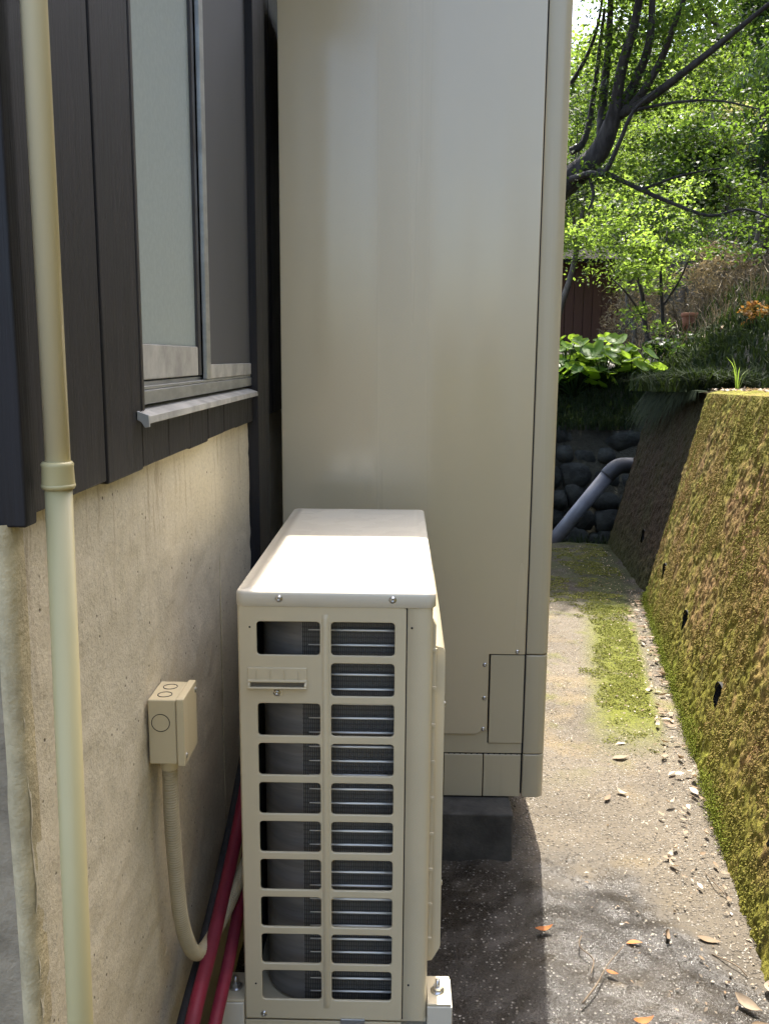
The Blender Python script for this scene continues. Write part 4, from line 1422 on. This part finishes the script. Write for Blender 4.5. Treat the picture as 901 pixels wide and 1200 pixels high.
# --- small two-stemmed tree on the terrace
st = thing('small_tree', (3.2, 11.2, 1.2), 'small two stemmed tree with lime green leaves on the terrace', 'tree')
b0 = at(778, 442, 11.2)
branch([b0 - [0, 0, .15], at(764, 415, 11.2), at(755, 380, 11.2), at(752, 345, 11.2), at(738, 300, 11.2), at(728, 270, 11.2)], .04, .014, M['bark'], st, 'trunk', 16)
branch([b0 - [0, 0, .15], at(775, 410, 11.3), at(776, 370, 11.3), at(774, 320, 11.3), at(782, 270, 11.3)], .035, .012, M['bark'], st, 'trunk', 16)
branch([at(755, 375, 11.2), at(735, 345, 10.1), at(715, 325, 10.0)], .016, .006, M['bark'], st)
branch([at(775, 360, 11.3), at(795, 330, 11.2), at(808, 300, 10.1)], .016, .006, M['bark'], st)
r = np.random.default_rng(14)
pts, tint = [], []
for q in range(110):
    px, py = r.uniform(672, 815), 210 + 175 * r.uniform(0, 1) ** 1.25
    if py > 330 and (px > 790 or r.uniform() < .4): continue
    if px < 728 and py > 285: continue
    c = at(px, py, 11.2 + r.uniform(-.8, .8))
    k = int(r.uniform(25, 75))
    pts.append(clump_points(r, c, r.uniform(.12, .28), k, .5)); tint.append(np.clip(r.uniform(.2, 1) + r.normal(0, .2, k), 0, 1))
link('crown', leaf_mesh(np.concatenate(pts), .058, r, .5, .62, 0, np.concatenate(tint)), M['lime'], st)

# --- woodland on the slope behind, near to far
def ground_tree(name, label, px, Y, top_py, bot_py, half_w_px, per, n_cl, size, mat, seed, base_px=None, **kw):
    c = at(px, (top_py + bot_py) / 2, Y)
    hw = half_w_px / 1060.4 * Y
    hh = abs(bot_py - top_py) / 2 / 1060.4 * Y
    bx_ = c[0] if base_px is None else float(at(base_px, 400, Y)[0])
    base = (bx_, Y, tz(bx_, Y))
    return tree(name, label, base, c[2] - base[2] + hh, c, (hw, min(hw, 2.2), hh), n_cl, per, size, mat, seed=seed, **kw)
G = 'woodland trees on the slope'
ground_tree('woodland_tree', 'bright green tree filling the gap just right of the tank', 690, 15.5, 60, 330, 70, 170, 80, .062, 'mid', 3, base_px=640, group=G, cr=.5)
ground_tree('woodland_tree', 'pale lime tree behind the fork of the maple', 770, 16.5, 120, 330, 75, 170, 80, .062, 'lime', 4, group=G, cr=.45)
ground_tree('woodland_tree', 'leafy tree under the long right hand limb of the maple', 840, 15.0, 60, 260, 80, 190, 80, .058, 'mid', 5, group=G, cr=.5)
ground_tree('woodland_tree', 'dark evergreen in the shadowed hollow of the slope', 810, 14.2, 150, 250, 45, 150, 60, .07, 'deep', 6, group=G, cr=.4, trunk_r=.08)
ground_tree('woodland_tree', 'tall dark evergreen at the upper right edge', 905, 19.0, -60, 240, 85, 160, 100, .11, 'deep', 7, group=G, cr=.6, trunk_r=.14)
ground_tree('woodland_tree', 'far tall tree at the top right of the slope', 870, 24, -140, 160, 120, 170, 110, .13, 'mid', 8, group=G, cr=.9, trunk_r=.18)
ground_tree('woodland_tree', 'far yellow green tree on the top of the slope', 800, 27, -60, 220, 110, 170, 100, .14, 'lime', 9, group=G, cr=.9, trunk_r=.18)
ground_tree('woodland_tree', 'far tree hidden behind the trunk of the maple', 690, 25, 60, 330, 110, 170, 100, .13, 'mid', 10, group=G, cr=.9, trunk_r=.18)
ground_tree('woodland_tree', 'farthest dark tree closing the view behind the others', 760, 32, 90, 380, 190, 220, 150, .17, 'deep', 12, group=G, cr=1.3, trunk_r=.2)
ground_tree('woodland_tree', 'sunlit tree leaning in from the right edge above the slope', 900, 13.5, 200, 330, 45, 80, 40, .075, 'lime', 13, group=G, cr=.35, trunk_r=.05)
ground_tree('woodland_tree', 'dark leafy sapling below the drooping maple branch', 745, 13.0, 225, 300, 38, 90, 26, .055, 'deep', 24, group=G, cr=.3, trunk_r=.04)
ground_tree('woodland_tree', 'dark bushy tree behind the cream flowering shrub', 838, 16.0, 130, 230, 40, 120, 34, .07, 'deep', 25, group=G, cr=.45, trunk_r=.05)
ground_tree('woodland_tree', 'thin dark tree between the maple trunk and the tank edge', 680, 13.0, 90, 250, 22, 90, 26, .055, 'deep', 26, base_px=645, group=G, cr=.3, trunk_r=.04)
# drooping long-leaved plant at the right edge
ground_tree('drooping_shrub', 'shrub with long drooping dark leaves at the right edge', 890, 12.5, 50, 205, 42, 70, 40, .17, 'deep', 15, cat='shrub', up=.0, aspect=.16, droop=1.1, cr=.35, trunk_r=.04)
ground_tree('flowering_shrub', 'pale cream flowering shrub in the middle of the slope', 853, 14.0, 128, 190, 32, 60, 26, .07, 'blossom', 16, cat='shrub', cr=.28, trunk_r=.03)
ground_tree('dry_shrub', 'dry straw coloured shrub on the crest of the bank', 845, 12.0, 290, 350, 55, 80, 40, .09, 'dry', 17, cat='shrub', up=0, aspect=.14, cr=.3, trunk_r=.02)
ground_tree('dry_shrub', 'brown twiggy shrub behind the terracotta pot', 790, 13.0, 320, 400, 55, 80, 36, .09, 'dry', 18, cat='shrub', up=0, aspect=.12, cr=.3, trunk_r=.02)
ground_tree('dry_shrub', 'grey twiggy shrub beside the shed', 735, 14.5, 330, 420, 30, 80, 30, .09, 'dry', 19, cat='shrub', up=0, aspect=.12, cr=.3, trunk_r=.02)
ground_tree('low_shrub', 'low dark green shrub above the wall end', 800, 9.5, 395, 440, 40, 90, 26, .06, 'deep', 20, cat='shrub', cr=.16, trunk_r=.02)
ground_tree('low_shrub', 'dark green shrub below the orange tipped azalea', 880, 8.6, 385, 450, 40, 110, 34, .055, 'deep', 22, cat='shrub', cr=.16, trunk_r=.02)
ground_tree('azalea', 'azalea with orange tipped leaves on the bank at the right edge', 893, 8.4, 350, 385, 28, 70, 20, .045, 'azalea', 21, cat='shrub', cr=.09, trunk_r=.015, flat=.6)

# terracotta pot on the bank
pc = at(806, 392, 11.0)
pot = thing('flower_pot', pc, 'small terracotta flower pot half hidden on the dark bank', 'pot')
tube('pot', [pc + [0, 0, -.02], pc + [0, 0, .12], pc + [0, 0, .20]], [.055, .075, .085], M['terracotta'], pot, 18)
tube('rim', [pc + [0, 0, .2005], pc + [0, 0, .21], pc + [0, 0, .245], pc + [0, 0, .25]], [.085, .097, .099, .088], M['terracotta'], pot, 18)

# --- broad leaved plants on the terrace edge: each leaf its own part
def big_leaf(seed):
    rr = np.random.default_rng(seed)
    nr_, na = 4, 14
    V = [(0, 0, 0)]
    for i in range(1, nr_ + 1):
        q = i / nr_
        for k in range(na):
            a = 2 * math.pi * k / na
            notch = 1 - .55 * math.exp(-((a - math.pi) / .35) ** 2)
            wob = 1 + .07 * math.sin(3 * a + seed) + .05 * math.sin(7 * a)
            V.append((q * math.cos(a) * notch * wob, q * math.sin(a) * notch * wob, .22 * q * q + .05 * q * math.sin(4 * a + seed)))
    F = [(0, 1 + k, 1 + (k + 1) % na) for k in range(na)]
    for i in range(nr_ - 1):
        for k in range(na):
            k2 = (k + 1) % na
            F.append((1 + i * na + k, 1 + (i + 1) * na + k, 1 + (i + 1) * na + k2, 1 + i * na + k2))
    me = mesh(V, F)
    at_ = me.attributes.new('tint', 'FLOAT', 'POINT')
    at_.data.foreach_set('value', np.full(len(V), rr.uniform(0, 1), np.float32))
    me.materials.append(M['big'])
    me.polygons.foreach_set('use_smooth', np.ones(len(me.polygons), bool))
    return me
BIG = [big_leaf(s) for s in range(5)]
plants = [((662, 448, 8.75), 'leftmost clump of broad pale green leaves, right beside the tank'), ((688, 445, 8.85), 'broad leaved clump in front of the shed, second from the tank'),
          ((706, 462, 8.6), 'low broad leaved clump at the lip of the terrace'), ((722, 450, 8.9), 'broad leaved clump nearest the pale rocks'), ((672, 470, 8.5), 'drooping broad leaved clump over the dark stones'), ((738, 468, 8.6), 'thin broad leaved clump at the right end of the row')]
r = random.Random(3)
for (px, py, Y), lab in plants:
    c = at(px, py, Y)
    base = np.array([c[0], Y, tz(c[0], Y)])
    pl = thing('broad_leaved_plant', base, lab, 'plant', 'broad leaved plants on the terrace')
    for k in range(15):
        a = r.uniform(0, 6.28); rad = r.uniform(.04, .27); hgt = r.uniform(.08, .34)
        tip = base + [rad * math.cos(a), rad * math.sin(a), hgt]
        o = link('leaf', BIG[r.randrange(5)], None, pl)
        o.location = tip
        s = r.uniform(.055, .11)
        o.scale = (s, s, s)
        o.rotation_euler = (r.uniform(-.6, .6), r.uniform(.1, .8), a)
        tube('stalk', [base, (base + tip) / 2 + [0, 0, .03], tip], .006, M['mid'], pl, 5)

# --- grass
def blades(name, label, C, h, wdt, mat, seed, lean=.5):
    r = np.random.default_rng(seed)
    n = len(C)
    H = h * r.uniform(.5, 1.3, n)[:, None]
    a = r.uniform(0, 2 * math.pi, n)
    d = np.stack([np.cos(a), np.sin(a), np.zeros(n)], 1)
    s = np.stack([-np.sin(a), np.cos(a), np.zeros(n)], 1)
    ln = (lean * r.uniform(.2, 1.3, n))[:, None]
    tip = C + np.array([0, 0, 1.]) * H * (1 - .35 * ln) + d * H * ln
    midp = C + np.array([0, 0, 1.]) * H * .6 + d * H * ln * .3
    V = np.empty((2 * n, 4, 3))
    w_ = s * wdt * .5
    V[:n, 0] = C - w_; V[:n, 1] = C + w_; V[:n, 2] = midp + w_ * .8; V[:n, 3] = midp - w_ * .8
    V[n:, 0] = midp - w_ * .8; V[n:, 1] = midp + w_ * .8; V[n:, 2] = tip + w_ * .1; V[n:, 3] = tip - w_ * .1
    tint = r.uniform(0, 1, n)
    me = quads(V.reshape(-1, 3), 2 * n, np.concatenate([tint, tint]))
    return tag(link(name, me, M[mat]), label, 'grass', kind='stuff')
r = np.random.default_rng(51)
n = 26000
X = r.uniform(1.5, 6.5, n); Y = 5.0 + 9 * r.uniform(0, 1, n) ** 1.2
keep = (X > wall_foot(np.minimum(Y, 6.9)) + LEAN + .32) & (X / Y < .46)
X, Y = X[keep], Y[keep]
Z = terrain(X, Y)
blades('bank_grass', 'rough dark grass covering the bank above the wall', np.stack([X, Y, Z - .01], 1), .19, .017, 'grass', 1, .9)
n = 7500
X = r.uniform(2.2, 9, n); Y = 9.2 + 9 * r.uniform(0, 1, n)
keep = (X > 1.9 + .22 * (Y - 9) + .3) & (X / Y < .46)
X, Y = X[keep], Y[keep]
blades('dead_stems', 'tangle of dead brown stems over the upper bank', np.stack([X, Y, terrain(X, Y) - .01], 1), .42, .012, 'straw', 8, 1.0)
n = 9000
X = r.uniform(1.0, 3.0, n); Y = r.uniform(8.05, 9.0, n)
blades('terrace_grass', 'grass on the lip of the stone terrace', np.stack([X, Y, terrain(X, Y) - .01], 1), .12, .010, 'grass', 2, .7)
n = 7000
Y = r.uniform(5.6, 7.6, n); X = wall_foot(np.minimum(Y, 6.94)) + LEAN + .05 + r.normal(.1, .12, n)
Z = np.maximum(wall_top_z(Y), 0) + .005
keep = Y < 6.94
blades('hanging_grass', 'ferny grass hanging over the top of the shaded wall end', np.stack([X, Y, Z], 1)[keep], .16, .010, 'grass', 3, 1.4)
n = 800
Y = r.uniform(5.45, 6.93, n)
a0 = np.stack([wall_foot(Y) + LEAN + .036, Y, wall_top_z(Y) + .012], 1)
ln = (.05 + .30 * r.uniform(0, 1, n) ** 2 * smooth(5.4, 6.6, Y))[:, None]
tipd = np.stack([-.42 + .1 * r.normal(size=n), .55 * r.normal(size=n), -r.uniform(.6, 1.3, n)], 1)
midp = a0 + np.array([-.05, 0, .015]) + .35 * tipd * ln
tip = a0 + np.array([-.05, 0, 0]) + tipd * ln
wv = np.array([0, .006, .002])
V = np.empty((2 * n, 4, 3))
V[:n, 0] = a0 - wv; V[:n, 1] = a0 + wv; V[:n, 2] = midp + wv; V[:n, 3] = midp - wv
V[n:, 0] = midp - wv; V[n:, 1] = midp + wv; V[n:, 2] = tip + wv * .2; V[n:, 3] = tip - wv * .2
tint = r.uniform(0, 1, n)
tag(link('trailing_grass', quads(V.reshape(-1, 3), 2 * n, np.concatenate([tint, tint])), M['grass']), 'grass trailing down the face of the shaded wall end', 'grass', kind='stuff')
n = 3000
Y = r.uniform(6.95, 7.9, n); X = r.uniform(1.65, 2.3, n)
blades('ditch_grass', 'grass on the bank beside the grey drain pipe', np.stack([X, Y, terrain(X, Y) - .01], 1), .16, .010, 'grass', 4, 1.0)
n = 2600
Y = r.uniform(7.3, 7.95, n); X = r.uniform(1.0, 2.0, n)
blades('ditch_weeds', 'dim weeds growing in the ditch behind the drain pipe', np.stack([X, Y, np.full(n, -.48)], 1), .36, .016, 'grass', 6, .8)
# dry litter on the terrace around the rocks
n = 5000
X = r.uniform(1.9, 3.6, n); Y = r.uniform(9.0, 11.0, n)
C = np.stack([X, Y, terrain(X, Y) + .015], 1)
tag(link('terrace_litter', leaf_mesh(C, .07, r, .6, .4, 0, None, .5), M['deadleaf']), 'pale dry leaves covering the terrace around the rocks', 'leaf litter', kind='stuff')
n = 1500
Y = r.uniform(2.6, 6.8, n); X = wall_foot(Y) + LEAN + r.uniform(.06, .5, n)
C = np.stack([X, Y, wall_top_z(Y) + .016 + r.uniform(0, .01, n)], 1)
tag(link('wall_top_litter', leaf_mesh(C, .03, r, .7, .45, 0, None, .5), M['deadleaf']), 'dry leaf litter along the top of the retaining wall', 'leaf litter', kind='stuff')

# grass tuft growing from the top of the wall
tb = np.array([1.86, 5.1, float(wall_top_z(5.1)) + .005])
tf = thing('grass_tuft', tb, 'single tuft of long grass growing from the top of the moss wall', 'grass')
rr = random.Random(9)
BL = []
for k in range(9):
    a = rr.uniform(0, 6.28); L = rr.uniform(.12, .26); ln = rr.uniform(.2, .9)
    pts = [tb + [0, 0, -.01], tb + [math.cos(a) * L * ln * .35, math.sin(a) * L * ln * .35, L * .6], tb + [math.cos(a) * L * ln, math.sin(a) * L * ln, L * (1 - .3 * ln)]]
    pp = spline(pts, 7)
    V = []
    s = np.array([-math.sin(a), math.cos(a), 0])
    for i, p in enumerate(pp):
        ww = .005 * (1 - i / 6.2)
        V += [p - s * ww, p + s * ww]
    me = mesh(V, [(2 * i, 2 * i + 1, 2 * i + 3, 2 * i + 2) for i in range(6)])
    at_ = me.attributes.new('tint', 'FLOAT', 'POINT'); at_.data.foreach_set('value', np.full(len(V), rr.random(), np.float32))
    link('blade', me, M['lime'], tf)
